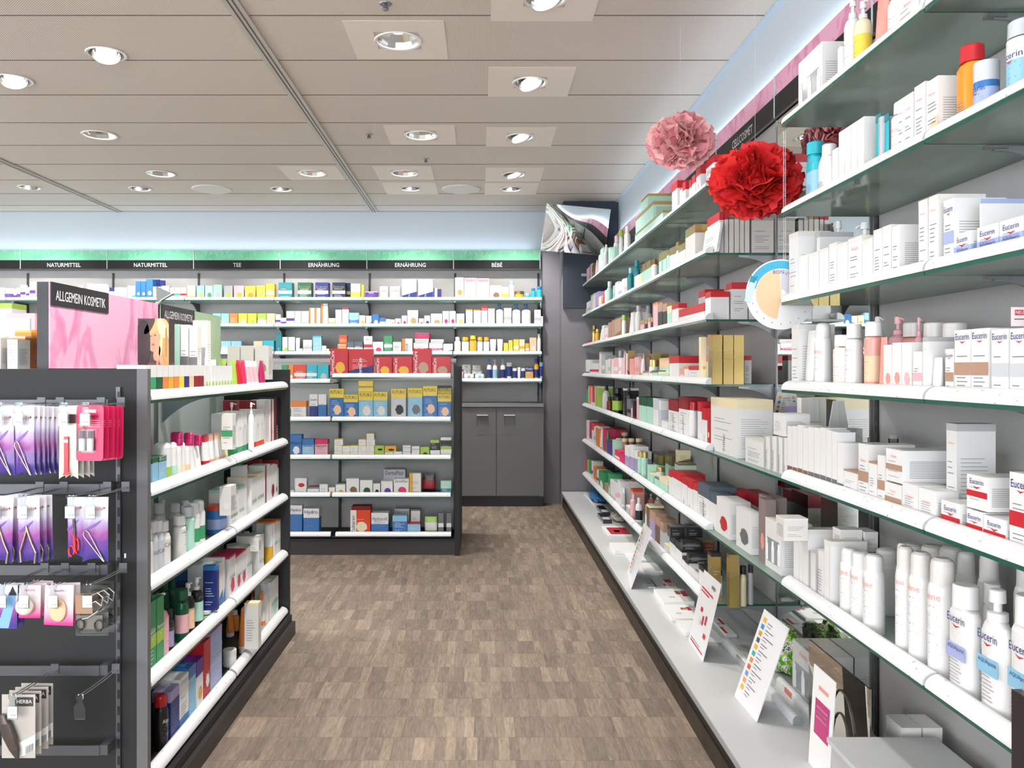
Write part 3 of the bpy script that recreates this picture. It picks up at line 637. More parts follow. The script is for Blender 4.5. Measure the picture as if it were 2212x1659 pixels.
def round_parts(kind, W, H, c0, c1, c2, o, lod):
    """list of (part name, mesh); origin at the foot, front at -Y"""
    r = W/2; fl = float(o.get('fl', 1)); m0 = cm(c0, .3) if 'cl' not in o else glassmat(COL[c0][0]); mc = cm(c1 or 'w', .35); out = []; a = MB(); b = MB(); n = 20 if lod else 12
    lab = cm(c2) if c2 else None; ry = r*fl
    if kind == 'o':
        hc = H*.2; hb = H-hc; nr = r*.48; s = float(o.get('sh', .12))
        secs = [(0, r*.93, ry*.93), (.003, r, ry), (hb*.22, r, ry)]+([(hb*.221, r, ry, lab), (hb*.66, r, ry, lab), (hb*.661, r, ry)] if lab else [])+[(hb*(1-s*1.6), r, ry), (hb*(1-s*.6), r*.86, ry*.86), (hb*(1-s*.15), nr*1.08, nr*1.08), (hb, nr, nr)]
        a.loft(secs, m0, n=n, p=2.6 if fl < 1 else 2)
        cr = float(o.get('cw', .62))*r; b.loft([(hb, cr, cr), (H-.003, cr*.97, cr*.97), (H, cr*.88, cr*.88)], mc, n=n)
        out = [('body', a), ('cap', b)]
    elif kind == 'p':
        hb = H*.76; nr = r*.42
        secs = [(0, r*.94, ry*.94), (.003, r, ry)]+([(hb*.2, r, ry), (hb*.201, r, ry, lab), (hb*.7, r, ry, lab), (hb*.701, r, ry)] if lab else [])+[(hb*.86, r, ry), (hb*.95, r*.8, ry*.8), (hb, nr, nr)]
        a.loft(secs, m0, n=n)
        b.loft([(hb, nr*1.15, nr*1.15), (hb+H*.06, nr*1.1, nr*1.1), (hb+H*.07, nr*.45, nr*.45), (hb+H*.14, nr*.45, nr*.45)], mc, n=10)
        b.loft([(hb+H*.14, nr*.9, nr*.9), (H-.002, nr*.85, nr*.85), (H, nr*.6, nr*.6)], mc, n=10)
        d = 1 if not o.get('pd') else float(o['pd'])
        b.tube([(0, 0, H-H*.03), (d*r*.9, -r*.1, H-H*.03), (d*r*1.25, -r*.15, H-H*.05)], max(.0025, nr*.3), mc, 8)
        out = [('body', a), ('pump_head', b)]
    elif kind in 's':
        hb = H*.8; a.loft([(0, r*.94, r*.94), (.003, r, r)]+([(hb*.25, r, r), (hb*.251, r, r, lab), (hb*.6, r, r, lab), (hb*.601, r, r)] if lab else [])+[(hb*.9, r, r), (hb*.96, r*.93, r*.93), (hb, r*.8, r*.8)], m0, n=n)
        b.loft([(hb-.004, r*.84, r*.84), (H*.94, r*.82, r*.82), (H*.98, r*.74, r*.74), (H, r*.5, r*.5)], mc, n=n)
        out = [('body', a), ('cap', b)]
    elif kind == 'k':
        a.loft([(0, r, ry), (H*.42, r, ry)], cm(c2 or 'W'), n=n); b.loft([(H*.42, r*.98, ry*.98), (H*.88, r*.98, ry*.98), (H*.96, r*.85, ry*.85), (H, r*.5, ry*.5)], m0, n=n)
        out = [('body', a), ('cap', b)]
    elif kind in ('j', 'c'):
        q = .66 if kind == 'j' else .86
        a.loft([(0, r*.93, r*.93), (H*.06, r, r), (H*q, r, r)] if not lab else [(0, r*.93, r*.93), (H*.06, r, r), (H*.2, r, r), (H*.201, r, r, lab), (H*.55, r, r, lab), (H*.551, r, r), (H*q, r, r)], m0, n=n+4)
        b.loft([(H*q, r*1.02, r*1.02), (H-.002, r*1.02, r*1.02), (H, r*.95, r*.95)], mc, n=n+4)
        out = [('body', a), ('lid', b)]
    elif kind == 't':
        hc = H*.16; rt = r
        b.loft([(0, r*.8, r*.62), (hc, r*.78, r*.6)], mc, n=n)
        secs = []
        for k in range(9):
            t = k/8; z = hc+(H-hc)*t; secs.append((z, r*(.86+.14*min(1, t*1.6)), max(.0012, r*.66*(1-t)**.62), lab if lab and .2 < t < .8 else None))
        a.loft(secs, m0, n=n, p=2.2); out = [('body', a), ('cap', b)]
    elif kind == 'h':
        D = r*.8; ks = 9
        secs = [(H*k/ks, r*(.92+.08*math.sin(PI*k/ks)), max(.0012, D*.5*math.sin(PI*min(.999, max(.001, (k+.15)/(ks+.3))))**.5*(1-.6*k/ks))) for k in range(ks+1)]
        a.loft([s+((lab if lab and .25 < s[0]/H < .7 else None),) for s in secs], m0, n=n, p=3)
        if c1: a.loft([(H*.86, r*.97, .004), (H*1.0, r*.97, .0022)], mc, n=n, p=6)
        out = [('body', a)]
    elif kind == 'f':
        a.loft([(0, r*.95, r*.5), (H*.15, r, r*.62), (H*.45, r*.97, r*.62), (H*.5, r*.93, r*.56), (H*.55, r, r*.62), (H*.9, r*.97, r*.58), (H, r*.8, r*.4)], m0, n=n, p=3.5)
        if c1: a.loft([(H*.2, r*.4, r*.64), (H*.8, r*.4, r*.64)], cm(c1), n=n, p=4)
        out = [('body', a)]
    tx = o.get('t'); hz = float(o.get('tz', .5))
    tgt = out[0][1]; tm = cm(o['tc']) if o.get('tc') else (WHITE if c0 in 'KGnbreE' and not lab else TXT)
    if kind in 'opsjck' and (tx or lod) and ry > .004:
        rr = r if kind != 'k' else r
        if tx and fl == 1: wrap_text(tgt, tx, rr, H*hz, min(r*.55, H*.08), tm, r*1.9)
        elif tx: tgt.text(tx, T((0, -ry-.001, H*hz)), r*.42, tm, wmax=r*1.5)
        if tx == 'Eucerin': z_ = H*hz-r*.1; tgt.add([(-r*.35, -ry-.0012, z_), (0, -ry-.0014, z_-r*.17), (r*.4, -ry-.0012, z_), (0, -ry-.0014, z_-r*.07)], [(0,1,2,3)], mat('#c8202c'))
        if lod and fl == 1: marks(tgt, rr, H*.14, H*(hz-.06), mat('#8f9299', .6) if c0 not in 'KGnEb' or lab else mat('#dddddd', .6), 6)
        if lod and fl != 1:
            for k in range(7): z_ = H*(.32-.03*k); tgt.quad((-r*.6, -ry-.0012, z_), (r*(.2+.1*(k % 4)), -ry-.0012, z_), (r*(.2+.1*(k % 4)), -ry-.0012, z_+.0016), (-r*.6, -ry-.0012, z_+.0016), mat('#8f9299', .6))
            if o.get('u'):
                tgt.quad((-r*.86, -ry-.001, H*.34), (r*.8, -ry-.001, H*.34), (r*.8, -ry-.001, H*.47), (-r*.86, -ry-.001, H*.47), cm(o.get('uc', 'c')))
                tgt.text(o['u'], T((0, -ry-.0016, H*.42)), r*.2, cm('n'), wmax=r*1.4)
    return [(nm, mb.mesh(nm)) for nm, mb in out]
ITEMS = []
def make(kind, W, D, H, cols, pat, o, loc, rz, lod, place, order, cat=None):
    cols = (cols+['', ''])[:3]; c0, c1, c2 = cols
    q = lambda v, s=.004: round(v/s)*s
    key = (kind, q(W), q(D, .02), q(H), c0, c1, c2, pat, tuple(sorted((k, v) for k, v in o.items() if k in ('t', 'u', 'uc', 'tz', 'tc', 'fl', 'cw', 'cl', 'q', 'sh', 'tl', 'pd', 'uz'))), lod)
    nm = NAME[kind]
    if kind in 'bx' and 'n' not in o:
        nm = ('skincare_box' if 'before' in place or 'at mirror' in place else 'cosmetics_box' if 'wall' in place else 'haircare_box' if 'gondola' in place else 'bandage_box' if 'island' in place
              else 'tea_box' if 'TEE' in place else 'remedy_box' if 'NATUR' in place or 'leftmost' in place else 'baby_care_box' if 'BÉBÉ' in place else 'supplement_box' if 'ERN' in place else 'carton')
    elif 'n' in o: nm = o['n']
    if kind in 'bx':
        if key not in MESH: MESH[key] = carton_mesh(W, D, H, c0, c1, c2, pat, o, lod)
        ob = link(MESH[key], nm, None, loc, rz)
    else:
        if key not in MESH: MESH[key] = round_parts(kind, W, H, c0, c1, c2, o, lod)
        pl = MESH[key]
        if len(pl) == 1: ob = link(pl[0][1], nm, None, loc, rz)
        else:
            ob = link(None, nm, None, loc, rz)
            for pn, me in pl: link(me, pn, ob)
    if o.get('ry'): ob.rotation_euler = (0, math.radians(float(o['ry'])), rz)
    if o.get('rx'): ob.rotation_euler = (math.radians(float(o['rx'])), 0, rz)
    # words
    n_ = o.get('n', '').replace('_', ' ') or (nm.replace('_', ' ') if kind in 'bx' else NOUN[kind])
    if n_ == 'carton' and 'tall' in o.get('lab', ''): n_ = 'box'
    size = ''
    if kind == 'b': size = 'tall' if H > .21 and H > W*1.4 else 'slim' if W < .036 and H > W*2.5 else 'flat' if H < .05 else 'small' if H < .085 and W < .08 else 'wide' if W > H*1.25 else ''
    else: size = 'tall' if H > .2 else 'small' if H < .09 and kind != 'j' else ''
    w0 = COL[c0][1]; ext = ''
    if 'cl' in o: w0 = 'clear '+w0
    if c1 and c1 != c0:
        pw = {'o': 'cap', 'p': 'pump', 's': 'cap', 'k': '', 'j': 'lid', 'c': 'lid', 't': 'cap', 'h': 'seal', 'f': 'wrap'}.get(kind) if kind not in 'bx' else PW.get(pat, 'print')
        if pw: ext = ' with %s %s' % (COL[c1][1], pw) if pw != 'yellow top' else ' with yellow top and foot'
    elif pat == 'w': ext = ' with window'
    ITEMS.append(dict(o=ob, desc=(size+' '+w0+' '+n_+ext).strip(), noun=n_, place=place, order=order, lab=o.get('lab', '').replace('_', ' '), cat=cat or ('box' if kind in 'bx' else NOUN[kind]), box=[loc[0]-(W if rz == 0 else D)/2, loc[0]+(W if rz == 0 else D)/2, loc[1]-(D if rz == 0 else W)/2, loc[1]+(D if rz == 0 else W)/2, loc[2], loc[2]+H], kind=kind, rz=rz, size=size))
    return ob
class Shelf:
    """a shelf front, and how a spot in the photograph maps to a position along it"""
    def __init__(s, side, front, z, place): s.side, s.front, s.z, s.place = side, front, z, place
def parse(sh, crop, text, lodpx=45):
    cx, cy_, cs = crop; place0 = sh.place
    for ln in text.replace('\n', ';').split(';'):
        tk = ln.split()
        if not tk or tk[0].startswith('#'): continue
        kind = tk[0]; x0, x1, yt = (float(v) for v in tk[1:4]); cols = tk[4].split('/'); pat = ''; o = {}
        for t_ in tk[5:]:
            if '=' in t_: k, v = t_.split('=', 1); o[k] = v
            elif len(t_) == 1 and t_ in PW: pat = t_
            else: o[t_] = '1'
        px0, px1, py = cx+x0/cs, cx+x1/cs, cy_+yt/cs; u0, u1, v = px0-UX, px1-UX, VY-py
        off = float(o.get('o', 0)); N = int(o.get('c', 1)); lod = 1 if (abs(cy_+yt/cs-VY) >= 0 and (px1-px0)/N > 16) else 0
        side = sh.side
        Z0 = sh.z
        frontal = side == 'F' or 'Y' in o
        if frontal:
            Y = float(o['Y']) if 'Y' in o else sh.front+.043+off
            if kind not in 'bx': Y += 0
            Wt = (u1-u0)*Y/F; top = EYE+v*Y/F
            if 'B' in o: Z0 = max(sh.z, EYE+(VY-(cy_+float(o['B'])/cs))*Y/F)
            H = top-Z0
            for k in range(N):
                W = Wt/N-.002; X = (u0*Y/F)+Wt/N*(k+.5); D = float(o.get('d', min(.12, max(.04, W*.8)))) if kind in 'bx' else W
                if H < .012: H = .012
                make(kind, W, D, H, cols, pat, o, (X, Y+D/2, Z0+.0008), 0, lod, sh.place if isinstance(sh.place, str) else sh.place(X), X)
        else:
            sg = 1 if side == 'R' else -1; Xf = sh.front+off; un, uf = (abs(u1), abs(u0)) if side == 'R' else (abs(u0), abs(u1))
            if kind in 'bx':
                Yn, Yf = F*Xf/un, F*Xf/uf; Yf = min(Yf, 4.722) if side == 'L' and Yn < 4.7 else Yf; top = EYE+v*Yn/F
                if 'B' in o: Z0 = max(sh.z, EYE+(VY-(cy_+float(o['B'])/cs))*Yn/F)
                H = max(.012, top-Z0); Wt = Yf-Yn
                for k in range(N):
                    W = Wt/N-.0015; Y = Yn+Wt/N*(k+.5); D = float(o.get('d', min(.11, max(.05, W*.9))))
                    make(kind, W, D, H, cols, pat, o, (sg*(Xf+D/2), Y, Z0+.0008), -sg*PI/2, lod, sh.place if isinstance(sh.place, str) else sh.place(Y), -Y)
            else:
                for k in range(N):
                    ua = un+(uf-un)*(k+.5)/N; wpx = abs(un-uf)/N; r_ = wpx/ua; D = r_*Xf/(1-r_/2)
                    fl = float(o.get('fl', 1)) if kind not in 'th' else .7
                    Db = (F*Xf/(ua-wpx/2))-(F*Xf/(ua+wpx/2))
                    if kind in 'th' and 'tf' not in o:   # tubes stand side by side, flat faces to the aisle
                        W = max(.022, min(Db-.002, .065)); Xc = Xf+W*.35; Y = F*Xf/(ua-wpx/2)-W/2
                    elif fl != 1:   # flat bottles: the wide side runs along the shelf
                        W = max(.02, min(.095 if un > 500 else .06, (F*Xf/(ua-wpx/2))-(F*Xf/(ua+wpx/2))-.004)); Xc = Xf+W*fl/2; Y = F*Xf/(ua-wpx/2)-W/2-.002
                    else:
                        W = (Db if Db < .085 else max(D, min(.055, Db)))-.002; Xc = Xf+W/2; Y = F*Xf/(ua-wpx/2)-W*.5 if Db < .085 else F*Xc/ua
                    top = EYE+v*Y/F
                    Z1 = EYE+(VY-(cy_+float(o['B'])/cs))*Y/F if 'B' in o else Z0
                    H = max(.02, top-Z1)
                    make(kind, W, W, H, cols, pat, o, (sg*Xc, Y, Z1+.0008), -sg*PI/2, lod, sh.place if isinstance(sh.place, str) else sh.place(Y), -Y)
ORD = ['', 'first', 'second', 'third', 'fourth', 'fifth', 'sixth', 'seventh', 'eighth', 'ninth', 'tenth', 'eleventh', 'twelfth', 'thirteenth', 'fourteenth', 'fifteenth', 'sixteenth', 'seventeenth', 'eighteenth']
def resolve():
    """keep neighbours from cutting into each other: trim the box of each overlapping pair along its shallowest side"""
    moved = 0
    for _ in range(3):
        its = sorted(ITEMS, key=lambda t: t['box'][2])
        for i, a in enumerate(its):
            for b in its[i+1:]:
                A, B = a['box'], b['box']
                if B[2] >= A[3]: break
                ov = [min(A[2*k+1], B[2*k+1])-max(A[2*k], B[2*k]) for k in range(3)]
                if min(ov) <= .0008: continue
                t, q = (a, b) if a['kind'] in 'bx' else (b, a)
                if a['kind'] in 'bx' and b['kind'] in 'bx' and (A[1]-A[0])*(A[3]-A[2]) < (B[1]-B[0])*(B[3]-B[2]): t, q = b, a
                if ov[2] < .02 and ov[2] < min(ov[0], ov[1]):   # stacked: lower the lower one a little
                    lo = a if A[4] < B[4] else b; bx = lo['box']; h = bx[5]-bx[4]; lo['o'].scale.z *= max(.3, (h-ov[2]-.0006)/h); bx[5] -= ov[2]+.0006; continue
                T_, Q = t['box'], q['box']; best = None
                for ax in (0, 1):
                    w_ = T_[2*ax+1]-T_[2*ax]; hi = (T_[2*ax]+T_[2*ax+1]) > (Q[2*ax]+Q[2*ax+1])
                    cut = ov[ax]+.001
                    if best is None or cut/w_ < best[0]: best = (cut/w_, ax, hi, cut, w_)
                fr, ax, hi, cut, w_ = best; moved += 1
                if fr < .72:
                    if t['kind'] in 'bx':
                        loc_ax = 0 if (ax == 0) == (abs(t['rz']) < .1) else 1
                        t['o'].scale[loc_ax] *= (w_-cut)/w_
                    else:
                        k = (w_-cut)/w_; t['o'].scale[0] *= k; t['o'].scale[1] *= k
                        for a2 in (0, 1):
                            c_ = (T_[2*a2]+T_[2*a2+1])/2; hh = (T_[2*a2+1]-T_[2*a2])/2*k; T_[2*a2], T_[2*a2+1] = c_-hh, c_+hh
                        sh_ = cut/2*(1 if hi else -1); t['o'].location[ax] += sh_; T_[2*ax] += sh_; T_[2*ax+1] += sh_; continue
                    if hi: T_[2*ax] += cut
                    else: T_[2*ax+1] -= cut
                    t['o'].location[ax] = (T_[2*ax]+T_[2*ax+1])/2
                else:    # one hides inside the other: drop the hidden one
                    if q['kind'] not in 'bx' and ax is not None: pass
                    t['dead'] = 1; print('DROP', t['desc'], t['place'], 'because of', q['desc'], [round(v, 3) for v in T_], [round(v, 3) for v in Q])
        for t in [t for t in ITEMS if t.get('dead')]:
            for c in list(t['o'].children): bpy.data.objects.remove(c)
            bpy.data.objects.remove(t['o']); ITEMS.remove(t)
    print('resolved', moved, 'items left', len(ITEMS))
def nw(s): return len(__import__('re').findall(r"[A-Za-z0-9][A-Za-z0-9'\u2019-]*", s))
def label_all():
    by = {}
    for it in ITEMS: by.setdefault((it['desc'] if not it['lab'] else it['lab'], it['place']), []).append(it)
    for (d, p), l in by.items():
        l.sort(key=lambda t: t['order'])
        end = 'from far end' if 'wall' in p or 'gondola' in p else 'from the left'
        if 'gondola' in p: end = 'from far end'
        for k, it in enumerate(l):
            base = (it['lab'] or it['desc'])+(' '+p if not it['lab'] or len(l) > 1 else ' '+p)
            if len(l) > 1: base += ', '+(ORD[k+1] if k+1 < len(ORD) else 'farther')+' '+end
            wd = base.split()
            if nw(base) > 16: base = base.replace(' the ', ' ').replace(' a ', ' ')
            if nw(base) > 16 and it['size']: base = base.replace(it['size']+' ', '', 1)
            if nw(base) > 16: base = base.replace(', ', ' ').replace('from far end', 'from end')
            if nw(base) > 16: base = base.replace(' second ERN', ' ERN').replace(' sign', '').replace('shelf under', 'shelf,')
            if nw(base) > 16: base = base.replace('on ', '', 1)
            ob = it['o']; ob['label'] = base; ob['category'] = it['cat']
            g = [q for q in ITEMS if False]
    cnt = {}
    for it in ITEMS: cnt.setdefault((it['noun'], it['place']), []).append(it)
    for (n_, p), l in cnt.items():
        if len(l) > 1:
            for it in l: it['o']['group'] = (n_ if n_.endswith('s') else n_+'s')+' '+p
cA = (0, 560, 3.456); cB = (580, 560, 3.568); cC = (580, 860, 3.3515); cD = (1150, 400, 3.881); cE = (1240, 560, 4.608); cF = (1240, 820, 3.95)
cG = (1640, 0, 3.1906); cG2 = (1640, 200, 3.6066); cH = (1640, 440, 3.771); cI = (1640, 840, 3.771); cJ = (1640, 1180, 3.463)
K1 = (1250, 360, 6.9133); K2 = (1500, 300, 6.9133); K3 = (1250, 560, 6.9133); K4 = (1250, 740, 6.9133); K5 = (1250, 880, 6.9133); K6 = (1380, 1060, 6.48); K7 = (1250, 1000, 10.37); K8 = (1660, 860, 6.1)
L1 = (310, 740, 6.48); L2 = (310, 960, 6.48); L3 = (310, 1180, 6.48); L4 = (310, 1400, 6.406); PX = (0, 0, 1)
SIGNS = ['under BÉBÉ sign', 'under second ERNÄHRUNG sign', 'under first ERNÄHRUNG sign', 'under TEE sign', 'under second NATURMITTEL sign', 'under first NATURMITTEL sign', 'under leftmost header']
def bplace(lv):
    return lambda X: 'on %s back shelf %s' % (lv, SIGNS[min(6, max(0, int((.68-X)//1)))])
B1 = Shelf('F', BYF, EYE+BL[0]+GL, bplace('top')); B2 = Shelf('F', BYF, EYE+BL[1]+GL, bplace('middle')); B3 = Shelf('F', BYF, EYE+BL[2]+GL, bplace('lower')); B4 = Shelf('F', BYF, EYE+BL[3]+GL, bplace('bottom'))
parse(B1, cA, '''b 0 33 213 W ; b 38 98 218 W/u h q=.55; b 100 122 232 W/u h q=.5 ; b 124 149 213 W/u h q=.5; b 152 191 192 W/u m; b 194 220 210 W/u m; b 222 264 168 W/u m
b 540 580 205 W; b 587 620 200 W/g m; b 652 692 182 k/Y L; b 696 725 187 W/l h; b 728 790 185 W/l h q=.4; b 792 815 218 W/e m
b 818 850 212 W/n t; b 853 881 212 W/n l; b 884 914 210 W/g m; b 917 945 212 W/c l; b 948 975 198 W/q v; b 978 1010 200 W/T q; b 1013 1050 165 b/l i d=.1; b 1052 1088 165 b/W i d=.1; b 1090 1140 150 b/W i d=.12; b 1146 1188 152 n/b h o=.13; b 1190 1226 158 n/b h o=.13
b 1142 1200 205 W/o q; b 1204 1264 200 W/v i; b 1268 1300 212 W/e m; b 1302 1346 212 W/e m; b 1350 1392 212 W/r m; b 1397 1460 197 a/o l; b 1467 1526 197 c/l i; b 1531 1589 197 M/e i; b 1591 1656 190 M/g i; b 1673 1735 197 g/l i; b 1746 1820 197 p/Y i; b 1828 1905 200 y/o i; b 1915 1980 197 y/l i; b 1984 2050 183 Y/k m''')
M_ = (560, 590, 8.642)
parse(B1, M_, '''b 360 612 175 t/k m q=.3 t=Burgerstein tz=.68 tc=D; b 718 972 175 E/k m t=Burgerstein tz=.68 tc=D; b 1045 1290 175 n/k m t=Burgerstein tz=.68 tc=D; b 1365 1612 175 n2/k m t=Burgerstein tz=.68 tc=D; b 1630 1700 185 n2/k m o=.1; b 1708 1885 197 W/y h u=E uc=g; b 1890 1950 215 y/D v o=.03''')
parse(B1, cB, '''b 745 838 250 u/k T t=Vitafor; b 858 920 210 W/g m t=OMNi tz=.6; b 937 1013 210 W/p m t=OMNi tz=.6; b 1030 1142 157 W/n q q=.1 t=|Omega-life tc=g; b 1155 1268 157 W/n q t=|Omega-life tc=g; b 1272 1300 223 W/n v; b 1302 1332 223 n/o T t=|Vita
b 1437 1505 142 w/o i t=HOLLE tz=.85; b 1510 1600 145 p/a i t=Aptamil tz=.85 tc=m; b 1603 1702 148 p/a i t=Aptamil tz=.85 tc=m; b 1706 1795 202 W/X i; b 1797 1850 215 W/y h; s 1853 1895 168 W/c; j 1898 1972 245 Y/D; j 1978 2018 262 T/c; o 2024 2062 222 T/b cw=.8; o 2066 2112 208 T/b cw=.8''')
parse(B2, cA, '''b 0 60 330 W/l t d=.1; b 1588 1649 405 c/W h; b 1651 1710 405 c/W l; b 1713 1775 405 o/k l; b 1779 1845 405 y/k i; b 1850 1915 405 y/l i; b 1922 1988 405 l/W h; b 1991 2052 405 a/W l''')
parse(B2, cB, '''b 54 92 425 W/u m; b 94 136 452 W/u m; b 138 200 400 W/u m; b 202 250 400 W/g q; b 252 310 400 W/g q; b 313 355 377 W/o v t=|Kytta tc=n; b 358 401 377 W/o v t=|Kytta tc=n; b 405 457 342 W/o v t=|Kytta tc=n; b 461 514 455 k/l m; b 516 563 380 W/n T; b 567 617 377 W/r T; b 620 696 413 c/b h; b 698 745 433 k/Y i; b 751 795 437 W/G q
b 799 852 425 b/W i; b 855 901 450 b/W m; b 903 937 462 W/T l; b 939 973 465 W/r i; b 976 1020 457 W/r i; b 1026 1068 435 W/r i; b 1071 1153 393 W/D i; b 1158 1197 457 W/r i; b 1200 1246 435 W/n i; b 1251 1337 420 W/D i; b 1341 1390 400 W/m i; b 1394 1443 400 W/m i; b 1448 1510 420 W/l i
b 1521 1573 387 W/o T; b 1580 1637 390 W/o T; b 1641 1687 360 W/r T q=.22 t=Avent tz=.82 tc=W; b 1690 1745 380 g/W q; p 1750 1812 342 w/b pd=-.4; b 1814 1873 377 W/g m; p 1877 1945 343 W/b pd=-.4; p 1951 2025 343 W/b pd=-.4; b 2049 2098 390 W/g m t=V; b 2100 2116 440 W''')
parse(B3, cA, '''b 1500 1560 612 o/k l; b 1580 1640 612 Y/o i; b 1650 1722 612 c/W h; b 1725 1800 612 c/W h; b 1893 1960 612 a/o l; b 1963 2045 608 T/c m''')
parse(B3, cB, '''b 56 101 570 t t=|blue-sea tc=W; b 106 147 600 W/l q; b 152 203 600 W/e L; t 205 240 605 W/g; b 206 262 688 W; b 266 335 622 W/g m; b 341 408 592 c/T T; b 410 443 667 W/o q; b 445 466 690 W/Y l; b 545 605 587 O/o m B=655; b 533 601 657 o/k T; b 605 657 637 s/W m; b 659 727 637 s/W m; b 734 800 593 W/r m t=Bio tc=e; b 803 884 637 W/P i; b 889 954 592 e/W m; b 958 1024 632 W/e T; b 1029 1110 612 W/o v t=|OMNi-B tc=t
b 1118 1232 645 W/P m t=NATURACEL tz=.42 tc=W; b 1130 1240 570 P/W T B=610 t=NATURACEL tz=.4; b 1128 1235 613 w/g m B=643; b 1238 1342 645 W/P m t=TENACEL tz=.42 tc=W; b 1250 1350 618 w/g m B=643; b 1346 1420 652 W/u q
o 1430 1482 598 w/W cw=.7; o 1488 1545 600 W/Y cw=.9 fl=.6; o 1548 1605 587 Y/y cw=.9 fl=.6; o 1608 1652 600 W/Y cw=.9 fl=.6; o 1656 1703 600 W/Y cw=.9 fl=.6; t 1706 1756 615 W/l; t 1762 1808 615 W/o; b 1812 1848 645 y/W l; b 1850 1883 625 y/W l; b 1887 1930 618 y/W m; b 1932 1975 618 k/Y m; b 1978 2010 648 Y/W m; b 2013 2065 605 a/w i; o 2069 2102 575 W/w''')
parse(B4, cB, '''f 1452 1500 865 W/g; f 1502 1585 880 W/g; f 1590 1665 880 W/c; f 1482 1560 848 W/g B=885 o=.02; f 1565 1650 850 w/c B=885 o=.02; f 1490 1562 812 W/g B=850 o=.03; f 1570 1640 815 w/g B=852 o=.03
p 1682 1721 770 W/b/n pd=-.3; p 1726 1765 772 W/p/c pd=-.3; p 1786 1828 770 W/c/n pd=-.3; t 1834 1877 797 W/n/n; t 1882 1916 840 W/b/n; t 1920 1944 833 W/c; t 1948 1980 840 W/n/n; b 1966 2040 827 Y/n t q=.35 t=Mustela tz=.78 tc=W; o 2044 2086 768 Y/n/n cw=.7; t 2089 2116 795 c/b/n''')
IP = lambda lv: (lambda X: 'on %s island shelf' % lv+(' left part' if X < -1.04 else ''))
I = [Shelf('F', IY, EYE+IL[k]+GL, IP(lv)) for k, lv in enumerate(('top', 'second', 'third', 'fourth', 'bottom'))]
IL_ = Shelf('F', IY, EYE+ILL[0]+GL, IP('top'))
parse(IL_, cB, 'b 100 150 815 e/W m; b 153 194 815 o/W i; b 196 290 813 O/W m t=Hansaplast tz=.3; b 292 374 815 T/W m; b 377 463 815 T/g i')
Z_ = 't=|ThermaCare tl=1 d=.09'
parse(I[0], cB, f'''b 475 613 690 r/Y i {Z_}; b 617 803 693 r/n q t=|ThermaCare d=.09; b 823 953 752 r/Y i {Z_}; b 958 1107 752 r/Y i {Z_}; b 1113 1257 693 r/x i {Z_}; b 1261 1404 752 r/x i {Z_}''')
parse(I[1], cB, 'b 150 172 1115 e/W t; b 173 290 1095 W/o t q=.3; b 315 380 1042 W/n h q=.55 t=Sensitive; b 383 446 1042 W/b h q=.6')
fu = 't=FUTURO tz=.84 tc=K d=.06'
parse(I[1], cB, f'''b 469 579 1000 b/y/a F {fu}; b 580 690 1047 b/y/a F {fu}; b 694 806 1025 c/y/w F {fu}; b 808 917 1025 c/y/w F {fu}; b 693 806 938 y/D m B=1022 d=.06; b 945 1060 1000 S/y/K F {fu}; b 1074 1187 995 c/y/G F {fu}; b 1190 1300 980 b/y/a F {fu}; b 1304 1408 1042 b/y/a F {fu}; b 1304 1408 975 y/K T o=.075 {fu}''')
nx = 'tz=.6 tc=n'
parse(I[2], cC, f'''b 152 240 265 b/W i t=Nexcare {nx}; b 243 330 297 c/b t q=.3 t=Nexcare {nx}; b 336 428 300 p/P t q=.25 t=Nexcare {nx}; b 432 474 412 W/y T d=.1
b 476 534 385 W/y T d=.1; b 535 590 392 W/y T d=.1; b 591 649 388 W/y T d=.1; b 650 707 388 W/y T d=.1; b 708 765 388 W/y T d=.1; b 476 534 342 W/y T B=384 d=.1; b 535 590 344 W/y T B=391 d=.1; b 591 648 345 W/y T B=387 d=.1; b 650 707 345 W/y T B=387 d=.1; b 708 765 345 W/y T B=387 d=.1; b 477 540 298 W/y T B=341 d=.1; b 651 706 300 W/y T B=344 d=.1; b 708 770 302 W/y T B=344 d=.1; b 709 765 257 W/y T B=301 d=.1
b 768 838 388 l/K i; b 768 838 345 l/K i B=387; b 841 903 390 W/l T; b 841 925 348 Y/K i B=389; b 906 968 385 W/K i; b 971 1032 400 W/g m; b 971 1030 372 W/g m B=399; b 971 1030 343 W/g m B=371; b 1035 1094 392 W/x i; b 1035 1094 350 W/g m B=391; b 1098 1165 355 l/K i; b 1170 1242 378 W/l i; b 1172 1236 303 K/l t B=376; b 1246 1325 372 W/l h; b 1246 1325 328 K/l h B=371; b 1246 1325 285 W/K h B=327''')
parse(I[3], cC, '''b 152 187 668 W/b h; b 192 274 657 W/r h; b 190 276 580 W/r i B=656; b 279 365 658 W/r h; b 290 358 640 W/r T o=.1; b 368 430 625 W/u l; b 436 482 648 W/Y i; b 486 556 627 W/Y i; b 500 560 610 e/E T o=.12; b 562 656 583 W/D i; b 661 753 595 W/E i; b 757 808 620 W/K i; b 814 900 602 W/u i; b 832 990 518 g/G i o=.09 t=DermaPlast tz=.78 tc=n; b 906 1016 587 W/P i t=DermaPlast tz=.8 tc=n; b 1019 1104 545 w/Y v
b 1112 1180 690 W/r h; b 1184 1240 690 W/r m; b 1246 1324 600 M/t h''')
parse(Shelf('F', IY, EYE+IL[3]+GL, 'on fourth island shelf beside yellow carton'), cC, 'h 1110 1208 550 K//r n=zip_case o=.1 lab=black_and_red_zip_case')
